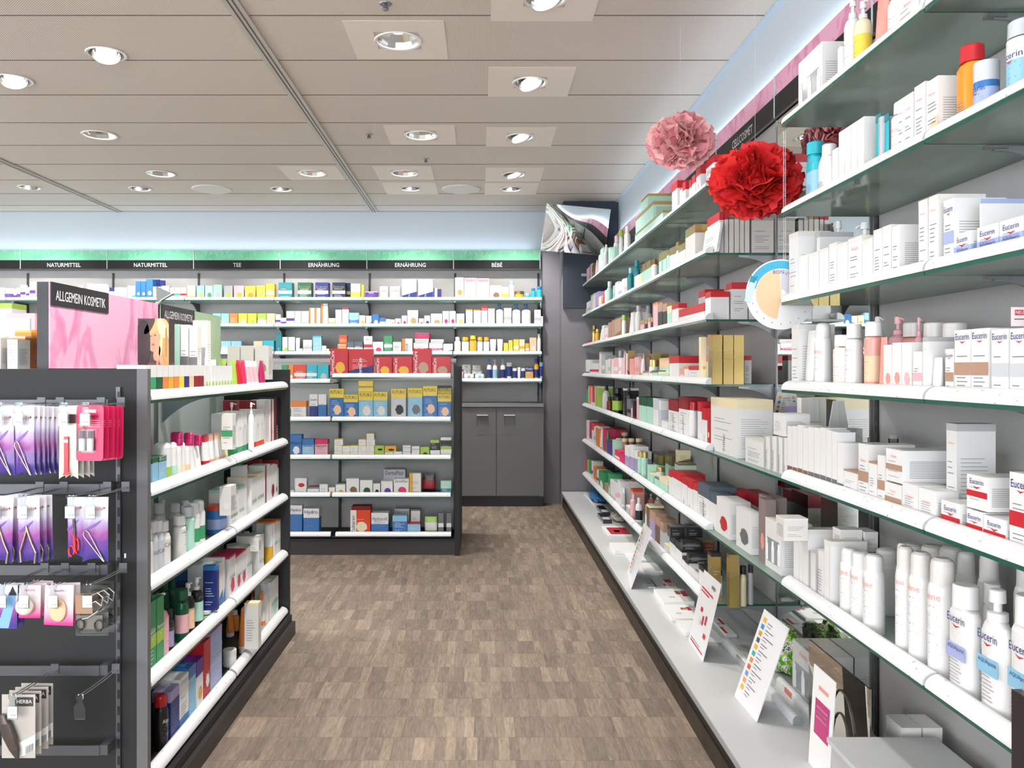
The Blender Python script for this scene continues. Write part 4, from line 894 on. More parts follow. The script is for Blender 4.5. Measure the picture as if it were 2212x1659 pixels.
parse(I[4], cC, f'''b 152 243 777 W/b h q=.7 t=Hydro tz=.8 tc=n; b 252 366 800 W/b h q=.65 t=Hydro tz=.8 tc=n; b 592 738 812 O/W/k v t=|Voltaren tl=1 tc=K; b 600 738 785 R o=.08; b 743 868 832 W/b h t=Hydrocoll tz=.66 tc=n; b 897 1003 852 c/b h q=.7; b 912 1020 803 g/K q o=.12 t=Nexcare tz=.8; b 1030 1098 805 W/G T o=.09; b 1005 1100 908 c/r T; h 1127 1222 866 l//W lab=lime_green_pouch_with_photo; b 1228 1268 832 G/W m; b 1288 1324 832 G/W m''')

# ------------------------------------------------------------------ gondola shelves (faces the aisle, near end at the left of the photograph)
GS = [Shelf('L', XS+.041, EYE+GLV[k]+GL, 'on %s gondola shelf' % lv) for k, lv in enumerate(('top', 'second', 'third', 'fourth', 'bottom'))]
rowc = [('e', 30, 93), ('e', 97, 180), ('E', 186, 268), ('o', 272, 345), ('Y', 350, 420), ('o', 425, 497), ('y', 501, 570), ('n', 574, 640), ('a', 645, 707), ('R', 712, 775), ('R', 779, 845)]
parse(GS[0], L1, ';'.join('b %d %d 320 %s/W t q=.36 d=.1' % (a, b, c) for c, a, b in rowc))
parse(GS[0], L1, '''b 860 1240 325 W/e/l L c=9 d=.1; t 1228 1345 240 l/l; t 1362 1420 248 r/O; t 1422 1470 248 P/W; t 1474 1640 255 W/w/p c=3; t 1642 1730 255 m/m; b 1765 1842 60 X/w/p T
b 1172 1350 45 w/x i Y=4.50 B=520 d=.09 lab=grey_cosmetic_gift_carton_with_orange_blossom; b 1356 1544 45 w/x i Y=4.50 B=520 d=.09 lab=grey_cosmetic_gift_carton_with_orange_blossom; b 1556 1752 45 w/x i Y=4.50 B=520 d=.09 lab=grey_cosmetic_gift_carton_with_orange_blossom
t 885 1000 240 w/x Y=3.95 B=520; t 1065 1145 240 l/W Y=4.1 B=520''')
parse(GS[1], L1, '''t 33 110 1640 M/M ; k 335 430 1400 W//l; k 436 498 1395 W//M; k 500 560 1395 W//w; k 562 620 1395 W//k; k 622 680 1395 W//a; t 684 765 1388 W/P; t 768 846 1383 W/P; t 848 966 1288 r/p/W; t 970 1028 1275 q/p/W; t 1034 1128 1248 a/k/W; t 1132 1215 1250 a/k/k
b 1245 1318 1000 W/e l t=V tz=.62 d=.1; b 1322 1384 988 W/e l t=V tz=.62 d=.1; b 1388 1456 965 W/e l t=V tz=.62 d=.1; b 1460 1532 945 W/t l t=V tz=.62 d=.1; b 1568 1630 960 W/O l t=V tz=.6 d=.1; b 1634 1692 940 W/O l t=V tz=.6 d=.1; b 1700 1765 810 W/R v; b 1770 1826 800 W/r v t=|MINCIR tc=r; b 1834 1908 778 K/R v t=|VICHY
b 925 1085 1000 w/e m Y=3.62 B=1500 d=.05; b 1092 1246 1000 w/e m Y=3.62 B=1500 d=.05; b 1110 1300 815 R/W i Y=4.05 B=1500 d=.05; b 1305 1545 815 R/W i Y=4.36 B=1500 d=.05 
p 1158 1275 842 W/W Y=3.8 B=1500; p 1450 1540 842 W/W Y=4.0 B=1500; b 1560 1700 815 w/p i Y=4.4 B=1500 d=.1; f 40 100 1330 m//P Y=2.95 B=1600; f 200 360 1330 m//P Y=3.05 B=1600; f 350 520 1260 m//P Y=3.15 B=1450; f 540 680 1270 m//P Y=3.25 B=1450; f 690 800 1300 m//P Y=3.35 B=1450''')
parse(GS[1], L2, '''b 36 112 225 M/e T d=.1; b 118 206 205 c/E T q=.16 u=BUCCO uz=.8 uc=W; b 212 322 165 c/E T q=.16 t=BUCCO tz=.87 tc=W''')
parse(GS[2], L2, '''o 48 100 1195 W/W/w cw=.8; o 102 160 1190 w/W cw=.8; o 162 240 1075 S/W t=CAUDALIE tz=.42 tc=G cw=.8; o 242 320 1065 S/W t=CAUD tz=.42 tc=G cw=.8; o 322 424 1075 w/W t=CAUD tz=.5 tc=G cw=.8; o 432 575 1000 w/W t=CAUDALIE tz=.62 tc=G cw=.86; o 585 668 1105 M/S cw=.82 sh=.06 t=CAUD tz=.66 tc=G; o 672 748 875 M/S cw=.82 sh=.06; s 752 822 815 W/W/e; s 826 893 785 W/W/e
o 50 130 830 W/W o=.13 cw=.8; o 140 290 830 w/W o=.13 cw=.8; o 300 362 790 W/w o=.13 cw=.8; o 372 500 830 w/W o=.13 cw=.8; o 512 640 792 W/W o=.1 cw=.9
b 1215 1328 645 W/M T d=.1 uz=.3 uc=e u=KLORANE; b 1334 1412 600 W/M T d=.09 u=KLORANE uz=.35 uc=e; b 1425 1500 470 W/k T d=.09; b 1504 1590 480 W/w T d=.09 u=KLORANE uz=.35 uc=e; b 1594 1690 420 W/k T d=.08 u=KLORANE uz=.35 uc=e; b 1700 1768 300 W/R v; b 1772 1842 300 W/R i d=.1; b 1846 1875 290 W/X i
b 1215 1395 310 w/g i Y=4.05 B=900 d=.08; b 1415 1610 225 w/R T Y=4.5 B=900 d=.08 q=.2; b 1635 1845 230 w/R T Y=4.62 B=900 d=.08 q=.2; b 1062 1225 590 w/W i Y=3.62 B=1000 d=.08''')
parse(GS[2], L2, 'c 880 1165 850 b/O/z n=wipes_tub lab=blue_wipes_tub_with_orange_lid')
parse(GS[3], L3, '''b 52 176 830 e/l m t=Plantur tz=.56 u=39 uz=.46 uc=W d=.12; b 184 286 745 e/l m t=Plantur tz=.56 u=39 uz=.46 uc=W d=.1; p 290 400 675 p/W pd=1; o 388 468 885 K/K/v cw=.8 t=plantur tz=.55; o 470 600 600 E/E/p cw=.9; p 560 682 515 K/W/a t=plantur tz=.5 pd=1; p 684 805 440 K/W/M t=plantur tz=.6 pd=1; j 806 918 835 E/W/w; o 815 990 350 n/W/t cw=.7 t=LA tz=.6 tc=W
b 1032 1110 270 W/b q d=.13; b 1113 1190 170 W/b q d=.13; b 1196 1288 160 W/P/P T q=.04 d=.1 u=KLORANE uz=.5 uc=e; b 1293 1440 145 W/P/P T q=.04 c=2 d=.1 u=KLORANE uz=.45 uc=e; b 1445 1530 30 W/w T d=.1 u=KLORANE uz=.5 uc=e
o 200 330 520 E/E o=.16; o 330 470 480 E/E o=.16; o 600 700 320 W/W o=.17; b 700 820 330 n/b t o=.14; b 830 1030 280 n/b t q=.1 Y=3.5 B=900 d=.03; b 880 1110 190 n/b T q=.1 Y=3.7 B=900 d=.03''')
parse(GS[3], L2, '''b 1620 1685 1290 W/w T d=.12 u=KLORANE uz=.3 uc=e; k 1692 1800 1110 W//Y; b 1810 1880 1100 W/o T q=.04 d=.1 u=KLORANE uz=.4 uc=e; b 1884 1945 1065 W/o T q=.04 d=.1 u=KLORANE uz=.4 uc=e; o 1395 1490 1220 w/W o=.09; o 1520 1600 1110 W/W o=.1; b 1490 1615 1290 w/g T Y=4.1 B=1500 d=.05; c 1165 1390 1400 W/w o=.06''')
parse(GS[4], L4, '''s 45 128 970 K/r t=Alpecin tz=.42 tc=W; s 132 340 640 K/r t=Alpecin tz=.5 tc=W; b 345 494 650 v/n h q=.8 d=.07; b 500 625 450 W/b l t=Contour tz=.86 tc=v d=.1; b 632 725 290 c/b T q=.2 d=.1; b 732 826 205 W/u/Y t d=.1; b 833 925 -60 r/W i t=2in1 tz=.4 d=.1; b 930 1085 -190 z/v T d=.12; o 1220 1300 -520 o/W o=.14''')
parse(GS[4], L3, '''j 1112 1300 1440 W/w; j 1304 1408 1330 W/w o=.02; t 1368 1485 850 o/W; b 1410 1610 800 w/k T Y=3.95 B=1440 d=.05; t 1525 1620 620 o/W/W o=.1; t 1612 1732 640 o/W/W; o 1735 1780 520 w/S; b 1784 1888 512 W/M i d=.1 u=KLORANE uz=.4 uc=e; t 985 1130 1060 o/W/W o=.14; t 1215 1300 890 o/W o=.14''')
# ------------------------------------------------------------------ wall shelves, right of the aisle
def rp(lv):
    return lambda Y: 'on %s wall shelf %s' % (lv, 'past mirror' if Y > 4.05 else 'at mirror' if Y > 3.04 else 'before mirror')
RS = [Shelf('R', XS+.041, EYE+LEV[k]+GL, rp(lv)) for k, lv in enumerate(('top', 'second', 'third', 'fourth', 'fifth', 'sixth', 'lowest'))]
parse(RS[0], K1, '''b 118 165 1490 p/g m ; b 167 198 1445 S/t v; b 200 230 1440 B/x m; t 232 260 1395 W/W; t 262 292 1340 p/W; b 298 320 1310 W; b 322 380 1190 M/W m c=2; p 384 440 1165 g/W; b 444 478 1200 M; b 482 535 1190 M/w m c=2; o 540 590 1035 W/W; o 592 675 955 W/l fl=.6 cw=.7; o 690 762 895 w/W cw=.62
b 840 1256 650 M/d t q=.16 d=.2 lab=long_mint_and_gold_gift_box_under_its_pile; b 850 1116 515 M/d t q=.2 B=773 d=.2 lab=mint_gift_box_with_gold_lid_in_the_middle_of_its_pile; b 932 1036 402 M/d t q=.2 B=588 d=.2 lab=small_mint_gift_box_topmost_of_its_pile''')
parse(RS[0], K1, '''b 1394 1474 205 W/r t q=.22 t=|Lift tc=G; b 1510 1548 300 W/r T; b 1552 1596 215 W/r t; b 1650 1680 190 W/r t; b 1690 1745 110 W/r t; b 1755 1826 -40 W/r t t=|Sensai tc=G''')
parse(RS[0], K2, '''b 22 102 330 W/r t q=.16 d=.08 t=|Lift tc=G; b 172 296 225 W/r t q=.24 d=.2 t=|Lift tc=G; b 530 745 225 R/r T Y=4.2 B=330 d=.05''')
parse(RS[1], K3, '''b 105 176 615 W/g m; b 182 246 500 w/g T; b 252 298 478 v/u l; b 300 338 545 k/W l; t 342 384 480 P/m; b 388 415 455 W/P l; o 420 508 335 M/W cw=.7; b 510 540 385 M/c m; b 545 590 330 W/w T; b 592 640 340 W/g m; b 645 683 285 W; b 687 738 262 w/p m; o 745 812 130 t/c cw=.6; o 818 925 20 t/t cw=.7; b 832 896 228 W/k T; b 900 944 205 k/w l''')
parse(RS[1], K1, '''b 948 1084 1385 M/d t q=.3 d=.1; o 1088 1185 1388 W/X cw=.5; b 1196 1308 1245 M/d t q=.3 t=|ALPHA tc=t; b 1312 1350 1240 M/d t q=.2; b 1354 1410 1200 W/d t q=.28; b 1414 1450 1180 W/d t; b 1454 1488 1120 W/d t; b 1492 1588 1130 W/d t q=.28; b 1594 1740 860 w/d T q=.22 c=2 d=.1; b 1835 2060 830 W/w q d=.012 rx=-8 lab=large_white_presentation_folder_leaning''')
parse(RS[1], K2, '''b 372 440 1090 w/r T q=.2 Y=4.09 B=1720 d=.22 n=binder; b 446 508 1080 w/r T q=.2 Y=4.09 B=1720 d=.22 n=binder; b 517 590 1165 w/X T Y=4.09 B=1720 d=.22 n=binder; b 598 670 1165 w/x T Y=4.09 B=1720 d=.22 n=binder; b 677 744 1180 w/g T Y=4.09 B=1720 d=.22 n=binder; b 752 826 1180 w/G T Y=4.09 B=1720 d=.22 n=binder; b 850 1186 1185 w/g T Y=4.1 B=1720 d=.2 n=slipcase''')
parse(RS[2], K3, '''t 90 160 1035 E/e/e; b 132 194 1200 m/r m d=.04; o 197 270 990 d/D cw=.9 o=.02; o 262 304 1045 Y/d cw=.8; t 306 342 1045 W/x; b 346 384 985 W/p l; b 388 438 1015 W/p m; b 442 490 935 x; b 496 524 898 x/X T; b 528 632 868 x/X q d=.12; o 636 742 838 W/l cw=.66 fl=.6; t 740 772 838 W/w; b 776 834 785 W/w T; o 840 955 693 w/g cw=.62; b 916 980 905 p/d t q=.3; b 984 1024 905 K/d t q=.3 ; o 985 1090 698 w/g cw=.62 o=.08; b 1032 1072 868 p/d t q=.3; b 1076 1106 868 K/d t
b 1112 1180 640 p/o T; b 1184 1250 640 K/x t q=.32; b 1254 1318 655 K/x t q=.3; b 1322 1390 690 M/k t q=.3; b 1393 1490 660 W/r t q=.2 c=4; b 1500 1880 650 W/r t q=.45 c=5 d=.09; b 1790 1885 450 W/r T q=.3 o=.12 B=800; b 1890 1974 482 W/r t q=.2''')
parse(RS[2], cD, '''b 1500 1662 815 W/r t q=.18 Y=4.12 d=.1 n=carton ; b 1670 1806 816 W/r t q=.18 Y=4.12 d=.1; b 1814 1905 990 W/g T Y=4.12 d=.08''')
parse(RS[3], K4, '''b 92 156 255 W/b l c=2; b 160 206 262 p/c l; b 164 300 308 W/P m c=4; b 308 340 140 W/g T; b 345 395 190 g/W m d=.1; b 400 440 255 W/w l; b 443 472 240 W/g m; b 477 520 250 W/q v; b 526 590 225 p/W m; b 594 636 230 W/p m; t 640 688 130 p/W; o 598 648 122 W/w o=.1; b 694 735 160 W/K v; b 738 752 120 d/K l; b 722 770 300 q/r m; b 760 828 215 q/R T c=2; b 834 900 215 p/q m c=2; t 905 945 165 d/W/W; b 950 1000 165 M/d t q=.4; b 1010 1220 160 D/d T o=.12 d=.06 c=2; j 1050 1200 260 W/d; b 1098 1186 418 M/D t q=.3 d=.05 B=525; b 960 1094 430 W/d t q=.2 c=3 d=.06; b 1206 1350 228 M/a t q=.4 d=.08 o=.05; b 1192 1345 440 M/k t q=.2 c=4 d=.05
b 1356 1500 200 W/r t q=.28 c=4 d=.18; b 1510 1570 390 q/W m; b 1575 1640 358 W/o t q=.15; b 1648 1835 348 W/r t q=.25 ; b 1842 1915 195 W/r t q=.22 ; b 1925 1990 -120 W/o t q=.22 d=.06''')
parse(RS[3], cE, '''x 1376 1478 757 d n=carton Y=4.06 d=.08 lab=tall_gold_carton; x 1484 1588 757 d Y=4.06 d=.08 lab=tall_gold_carton; x 1592 1690 757 d Y=4.06 d=.08 lab=tall_gold_carton; b 1692 1768 962 W/r t q=.16 Y=4.15 d=.08; b 1262 1322 775 k/Y i o=.07 Y=4.25''')
parse(RS[4], K4, '''t 103 143 690 e/E; b 147 178 650 o/W v; b 181 205 655 q/W l; b 208 238 650 P/W l; b 241 275 650 l/W v; b 279 340 658 l/W T c=2; t 306 352 775 W/n; o 352 475 640 w/K sh=.2 cw=.4; o 437 492 812 B/K cw=.6; o 500 658 680 K/K/l cw=.8; b 663 716 690 K/W T t=|NUXE; p 722 780 600 K/K; b 726 800 855 G/K m; b 804 830 870 K/B l; p 770 850 590 K/K o=.1; o 806 868 905 p/q cw=.7; b 866 898 822 p/W T; b 902 1014 825 M/E t q=.3; b 1018 1108 832 M/E t q=.3; b 1112 1192 842 W/S t q=.35 c=2; b 1196 1230 870 S/W t; b 1236 1330 1172 W/g T d=.05; b 1240 1325 850 S/W t q=.3 o=.1; b 1342 1485 870 W/R t q=.3 t=|cellular tc=G; b 1496 1655 830 W/R t q=.28 t=|cellular tc=G; o 1668 1770 888 W/r cw=.86 sh=.04; b 1776 1834 890 W/r t q=.22 t=|Lift tc=G; b 1840 1918 990 W/r t q=.3 t=|Filler tc=G; b 1922 1960 985 r/W i''')
parse(RS[4], cF, '''b 1168 1396 175 W/k t q=.16 d=.16 t=|Filler tc=G lab=large_white_gift_carton_with_gold_lid; b 1462 1618 535 W/w T d=.07''')
parse(RS[5], K5, '''b 115 155 205 W/p v; b 160 193 230 m/W l; b 196 226 245 W/O t; b 229 254 300 W/c m; b 257 330 308 o/w T c=2; t 305 348 322 W/l; b 350 390 332 P/W v; t 390 446 362 e/W; b 420 484 508 u/E T; b 488 534 500 M/X v; b 440 540 330 P/R T o=.1 ; c 540 632 378 D/k o=.16; c 640 735 378 D/k o=.16; c 556 650 462 x/k/X o=.04; c 655 735 465 x/k/X o=.07; c 742 835 465 X/k o=.12; c 852 950 465 X/k o=.17
b 542 612 668 P/W m; b 615 682 720 P/m T; b 690 755 598 v/W t q=.42; b 760 826 590 v/W t q=.42; b 832 895 680 v/W t q=.3; o 905 960 660 M/d cw=.8 sh=.03; o 962 1018 668 M/d cw=.8 sh=.03; b 1020 1055 870 M/c l; b 1060 1195 725 M/D t q=.4 o=.12 c=2; b 1200 1395 735 M/D t q=.35 o=.16 c=2; j 1112 1200 880 W/d o=.04 B=1050; j 1168 1282 898 W/d B=1085 o=.02; b 1060 1118 1010 M/k T c=2; b 1122 1200 1075 M/D T c=2 d=.12; b 1204 1330 1100 M/k t c=2 d=.1; b 1480 1675 640 k/D q Y=5.2 B=860 d=.06; b 1490 1760 850 M/D t q=.2 Y=5.0 B=950 d=.1
b 1346 1530 1010 W/r t q=.22 c=4 d=.14 t=|Lift tc=G; b 1534 1620 1078 W/r t q=.2 d=.1 t=|Lift tc=G; b 1624 1702 1108 W/r t q=.25 d=.08 t=|Lift tc=G; b 1706 1776 1160 W/r t q=.2 d=.07; b 1780 1950 1200 W/s t q=.32 d=.14 t=|Sensai tc=G; b 1954 2060 1318 W/s t q=.26 d=.08''')
parse(RS[5], K6, '''b 1090 1268 168 W/r/r i d=.1 n=gift_carton; b 1362 1590 335 W/G i d=.05 ry=0 n=gift_carton ; b 1652 1770 135 A/W/q i d=.1 n=gift_carton; b 1300 1500 60 w/r t q=.3 o=.14 d=.06 c=1; b 1500 1700 70 w/R t q=.3 o=.16 d=.06''')
parse(RS[5], K6, '''b 1790 1870 90 A/W/W m Y=3.42 B=700 d=.1; b 1874 2074 110 A/W/W i Y=3.38 B=700 d=.1 t=SOPHIE tz=.4 tc=W''')
parse(RS[6], K5, '''b 105 128 800 P/W l; b 130 150 800 l/W l; b 152 190 800 e/W l; b 193 216 812 W/b m; b 220 252 905 o/W l; b 255 298 950 W/m m; b 300 372 1000 e/l/W q; b 402 470 1000 e/l/W q; b 385 440 1175 x/W l; b 330 640 950 s/n T q=.1 Y=8.2 B=1090 d=.08; b 456 540 1128 W/g l; b 545 578 1150 W/p m; b 582 626 1110 W/p m d=.2''')
parse(RS[6], K7, '''t 940 1004 565 W/W/g; b 1022 1085 545 q/O T q=.1 d=.13; b 1060 1150 1020 g/W T d=.05; o 1172 1290 700 p/S cw=.45 sh=.05; o 1308 1395 780 W/w/K cw=.5; p 1230 1380 560 q/g o=.16; p 1420 1520 560 q/g o=.2; p 1560 1680 690 q/w o=.18; p 1700 1840 690 p/w o=.2; b 1180 1500 420 w/p T Y=6.6 B=560 d=.08; b 1520 1600 975 D/k T d=.1''')
parse(RS[6], K6, '''b 88 145 240 W/x t q=.3; b 150 232 330 v/x t q=.3 c=2; b 236 290 410 X/x t q=.25; b 295 345 470 S/x t q=.3; b 349 414 790 W/k t q=.3; b 430 510 640 W/K t q=.3 d=.12; b 514 604 760 W/K t q=.3 c=2 d=.14; b 608 640 940 W/K t q=.2; b 644 695 985 W/K t q=.25 c=2; b 699 835 1150 W/g T d=.08; b 839 950 1120 W/K t q=.2 c=2 d=.08; b 440 660 500 K/G T Y=4.9 B=660 d=.08; b 670 890 500 K/G T Y=4.85 B=660 d=.08; b 610 860 700 K/G m Y=4.6 B=830 d=.05; b 700 955 900 K/G m Y=4.4 B=1000 d=.05; b 900 1060 715 B/D T Y=4.75 B=850 d=.05; x 1015 1152 880 d/K T Y=4.1 d=.07 lab=gold_carton_beside_leaning_card; x 1268 1412 900 d Y=4.0 d=.05 lab=tall_gold_carton_standing_alone; o 1424 1526 1065 k/K Y=4.02 cw=.9; o 1536 1618 1040 g/K Y=4.05 cw=.9 sh=.03''')
# nearer the viewer than the mirror
parse(RS[0], cG, '''b 270 435 285 W/w w d=.11; b 540 583 282 W/g T; p 600 692 -8 W/W; p 668 765 12 k/W/y; t 768 845 -60 q/W; o 846 945 -110 w/W/w; b 948 1100 -110 W/w T u=Avène uc=q uz=.7; b 1110 1380 -260 W/w T c=2''')
parse(RS[1], cG, '''o 303 388 985 T/T/c cw=.62 fl=.5; o 385 500 1000 W/W cw=.5 fl=.6; b 504 544 1015 W; b 548 724 802 W/w q c=4 d=.1 u=Avène uc=w; h 780 818 788 T/t n=sachet; b 822 848 800 S/g v; h 850 876 788 T/t n=sachet; o 880 958 708 W/W cw=.8 sh=.06 t=Avène tc=q; b 935 1062 632 W/w T c=2 u=Avène uc=q uz=.75 d=.09; b 1070 1145 560 W/w T u=Avène uc=q uz=.75 d=.09; b 1150 1235 520 W/a q u=Avène uc=q uz=.75 d=.12; o 1308 1490 312 H/r cw=.7 fl=.7 sh=.05; j 1485 1648 432 b/S/z t=Eucerin tz=.5 tc=n; o 1650 1800 150 W/S/c cw=.95 sh=.02 t=Eucerin tz=.55 tc=n; o 1805 1900 100 W/S cw=.95 sh=.02 t=Eucerin tz=.55 tc=n''')
parse(RS[2], cG2, '''b 232 305 1080 W/w T d=.13; b 448 474 1088 W/g T o=.05 d=.12; b 306 380 1258 W d=.05 ; b 384 464 1235 W/w T c=2 d=.05; b 468 540 1205 W/w T c=2 d=.06; b 545 605 1165 W/w T d=.05; b 608 690 1160 W/w T c=2 d=.06; p 575 662 1000 W/W o=.12 pd=-1; p 692 778 1010 W/W o=.12 pd=-1; b 694 800 1112 W/w T d=.09 u=Avène uc=p uz=.75; b 803 885 1130 W/w T c=2 d=.07; b 890 960 1055 W/w T d=.1; b 962 1028 1028 W/w T d=.1; b 1034 1095 1030 W/q L d=.14 ; b 1241 1312 826 W/w T d=.1 u=Avène uc=q uz=.8; b 1320 1396 792 W/w T d=.12 u=Avène uc=q uz=.8
b 1436 1552 808 W/z m t=Eucerin tz=.82 tc=n d=.13; b 1716 1730 830 W/z T o=.02 d=.12; b 1516 1692 1062 W/z l q=.6 t=Eucerin tz=.72 tc=n d=.05 u=AQUAporin uz=.44 uc=n; b 1696 1866 1012 W/z l q=.6 t=Eucerin tz=.72 tc=n d=.05 u=AQUAporin uz=.44 uc=n; b 1870 2060 962 W/z l q=.6 t=Eucerin tz=.72 tc=n d=.05 u=AQUAporin uz=.44 uc=n; j 1888 2010 905 n/W o=.16''')
parse(RS[3], cH, '''b 264 325 985 W/w T d=.13 ; t 350 448 1035 W/W; s 452 590 975 W/W t=Avène tz=.55 tc=q; o 566 655 1072 w/W cw=.9 sh=.05; o 652 712 1070 W/W/q cw=.7 sh=.05; o 715 832 985 W/W t=Avène tz=.6 tc=p cw=.85 sh=.05; b 816 868 1085 W/w T; o 873 990 965 q/W/a cw=.9 sh=.03; t 958 1010 1090 q/q; b 1012 1080 1150 W/q i d=.07; b 1083 1158 1132 W/q i d=.07; b 1161 1240 1130 W/p i d=.07; b 1252 1328 1205 W/p m d=.06; b 1332 1380 1090 W/g T d=.15 u=Avène uc=q uz=.8; t 1385 1455 1255 W/g; b 1514 1586 1185 W/x m t=Eucerin tz=.84 tc=n d=.06; b 1591 1724 1025 W/x m t=Eucerin tz=.86 tc=n d=.1; b 1730 1866 1012 W/x m t=Eucerin tz=.86 tc=n d=.1; b 1890 2033 1020 W/S m t=Eucerin tz=.86 tc=n d=.12; b 2040 2200 1012 W/S m t=Eucerin tz=.86 tc=n d=.12; b 2206 2400 1000 W/S m t=Eucerin tz=.86 tc=n d=.12
p 862 935 920 W/w o=.13; p 1010 1095 920 p/p o=.13; o 1128 1225 972 q/w cw=.95 o=.14 sh=.03; p 1225 1290 925 p/p o=.13; o 1292 1396 972 q/w cw=.95 o=.14 sh=.03; o 1446 1556 975 p/w cw=.95 o=.14 sh=.03''')
parse(RS[4], K8, '''b -60 18 520 W/g v t=|CAPITAL tc=G d=.1; b 24 105 522 W/g v t=|VANESSE tc=G d=.1; b 110 182 525 W/g v t=|VANESSE tc=G d=.1; b 186 242 530 W/g v t=|IDEAL tc=G d=.1; b -60 205 215 W/w T B=510 d=.1; b 250 315 380 W/X L d=.07; b 318 380 385 W/X L d=.07; b 384 450 365 W/X L d=.07; b 455 520 400 W/X L d=.06; b 525 600 392 W/G L d=.07; b 604 680 402 W/G L d=.07; b 684 756 400 W/G L d=.07; b 760 832 430 W/G L d=.06; b 838 905 455 W/G L d=.06; b 908 990 600 W/G L d=.13; b 992 1168 985 W/x T q=.05 d=.1; b 1185 1318 620 W/x m q=.05 d=.14 u=Avène uc=q uz=.7; b 1322 1430 858 W/x T q=.04 d=.08; b 1437 1535 768 W/x m d=.08; b 1522 1756 1160 W/x m q=.08 u=Avène uc=q uz=.7 d=.14; b 1548 1775 702 W/x m q=.05 B=1140 u=Avène uc=q uz=.75 d=.2
b 880 900 400 W/g T o=.1 d=.07; b 915 1075 405 W/w T Y=2.95 B=600 d=.05; b 1090 1238 405 W/w T Y=2.95 B=600 d=.05; b 270 500 250 g/W T Y=3.25 B=420 d=.06; j 1612 1745 488 w/g cl=1 Y=2.75 B=640''')
parse(RS[4], cI, '''b 1166 1296 795 W/w L d=.08 u=Avène uc=p uz=.6; b 1299 1440 840 W/w L d=.08 u=Avène uc=p uz=.6; b 1524 1610 290 W/g T d=.1 o=.06 u=Avène uc=q uz=.8; b 1482 1638 945 W/r m t=Eucerin tz=.7 tc=n d=.06; b 1690 1822 1012 W/r m t=Eucerin tz=.7 tc=n d=.07; b 1690 1860 728 W/r m t=Eucerin tz=.74 tc=n d=.1 B=1008; b 1826 2010 1078 W/r m t=Eucerin tz=.7 tc=n d=.05 ; b 2038 2230 712 W/r m t=Eucerin tz=.82 tc=n d=.12''')
parse(RS[5], cI, '''b 45 180 1110 W/w w d=.12 n=gift_carton; b 280 325 1240 W/w T d=.04; b 328 352 1236 W; b 356 398 1150 W/w T d=.12; b 404 458 1345 W/g v d=.05 ; b 462 524 1335 W/g v d=.05; b 530 568 1245 W/w T d=.12; b 572 585 1248 W/w T d=.12; b 200 400 1060 w/W T Y=2.9 B=1240 d=.08; b 680 860 1160 w/W T Y=2.75 B=1330 d=.08; b 862 970 1170 w/W T Y=2.75 B=1330 d=.08''')
parse(RS[5], cJ, '''s 572 640 14 W/W t=Avène tz=.62 tc=q; s 634 725 46 W/W t=Avène tz=.62 tc=q; s 705 800 82 W/W t=Avène tz=.62 tc=q; s 784 938 60 W/W t=Avène tz=.6 tc=q; s 944 1052 -8 W/w t=Avène tz=.66 tc=q; s 1034 1156 2 W/w t=Avène tz=.66 tc=q; s 1122 1300 42 W/w t=Avène tz=.66 tc=q; s 1268 1470 88 W/w t=Avène tz=.66 tc=q
s 700 790 20 W/W o=.13; s 820 910 18 W/W o=.13; s 1000 1100 -20 W/w o=.15; s 1150 1260 -10 W/w o=.15; s 1290 1400 0 W/w o=.15; s 1480 1620 40 W/w o=.15; s 1640 1800 60 W/w o=.15; s 1850 2000 90 W/w o=.15
o 1386 1600 288 W/W cw=.62 fl=.5 sh=.05 t=Eucerin tz=.66 tc=n u=AQUAporin uc=z; p 1610 1836 322 W/W fl=.5 pd=.01 t=Eucerin tz=.6 tc=n u=AQUAporin uc=c; o 1842 2060 370 W/W cw=.62 fl=.5 sh=.05 t=Eucerin tz=.6 tc=n u=AQUAporin uc=c; o 1640 1760 280 W/W o=.13 fl=.5; o 2070 2320 430 W/W cw=.62 fl=.5 sh=.05 t=Eucerin tz=.6 tc=n u=AQUAporin uc=c''')
# ------------------------------------------------------------------ signs on the gondola, goods on its top
def board(ya, yb, art, lab, plate_y, name='sign_board'):
    b = empty(name, (-1.5, ya, EYE), 0, label=lab, cat='sign', group='category boards standing on the gondola')
    L_ = yb-ya; H = .303
    a = MB(); a.box(-.045, -.006, 0, L_, 0, H, BLACKM); a.obj('core', b)
    a = MB(); a.box(-.006, 0, .002, L_-.002, .002, H-.001, art); a.obj('printed_panel', b)
    a = MB(); a.box(0, .004, 0, plate_y, .222, H+.001, mat('#242326', .35)); p = a.obj('name_plate', b)
    a = MB(); a.text('ALLGEMEIN KOSMETIK', T((.0048, plate_y/2, .242)) @ R(PI/2, 'Z'), .036, mat('#f0f0f0', .5), wmax=plate_y*.86); a.obj('lettering', p)
    return b
board(2.845, 3.80, PINKART, 'long pink petal-print board headed ALLGEMEIN KOSMETIK on the gondola', .44)
board(3.83, 4.71, MINTART, 'farther pale green board headed ALLGEMEIN KOSMETIK behind the cosmetic cartons', .44)
t = empty('sign_clip', (-1.49, 3.82, EYE+.303), 0, label='small dark triangular panel on a chrome clip between the two boards', cat='clip')
a = MB(); a.add([(-.03, 0, .085), (-.025, 0, .0), (.055, 0, .045), (-.03, .006, .085), (-.025, .006, .0), (.055, .006, .045)], [(0,1,2), (5,4,3), (0,3,4,1), (1,4,5,2), (2,5,3,0)], mat('#4c5250', .1)); a.obj('panel', t)
a = MB(); a.tube([(-.022, -.004, -.002), (.0, -.006, .02), (.052, -.006, .05)], .005, CHROME); a.ball((-.022, -.004, .004), .009, CHROME); a.obj('clip_arm', t)
GT = Shelf('F', 2.95, EYE, 'on the gondola top beside pink board')
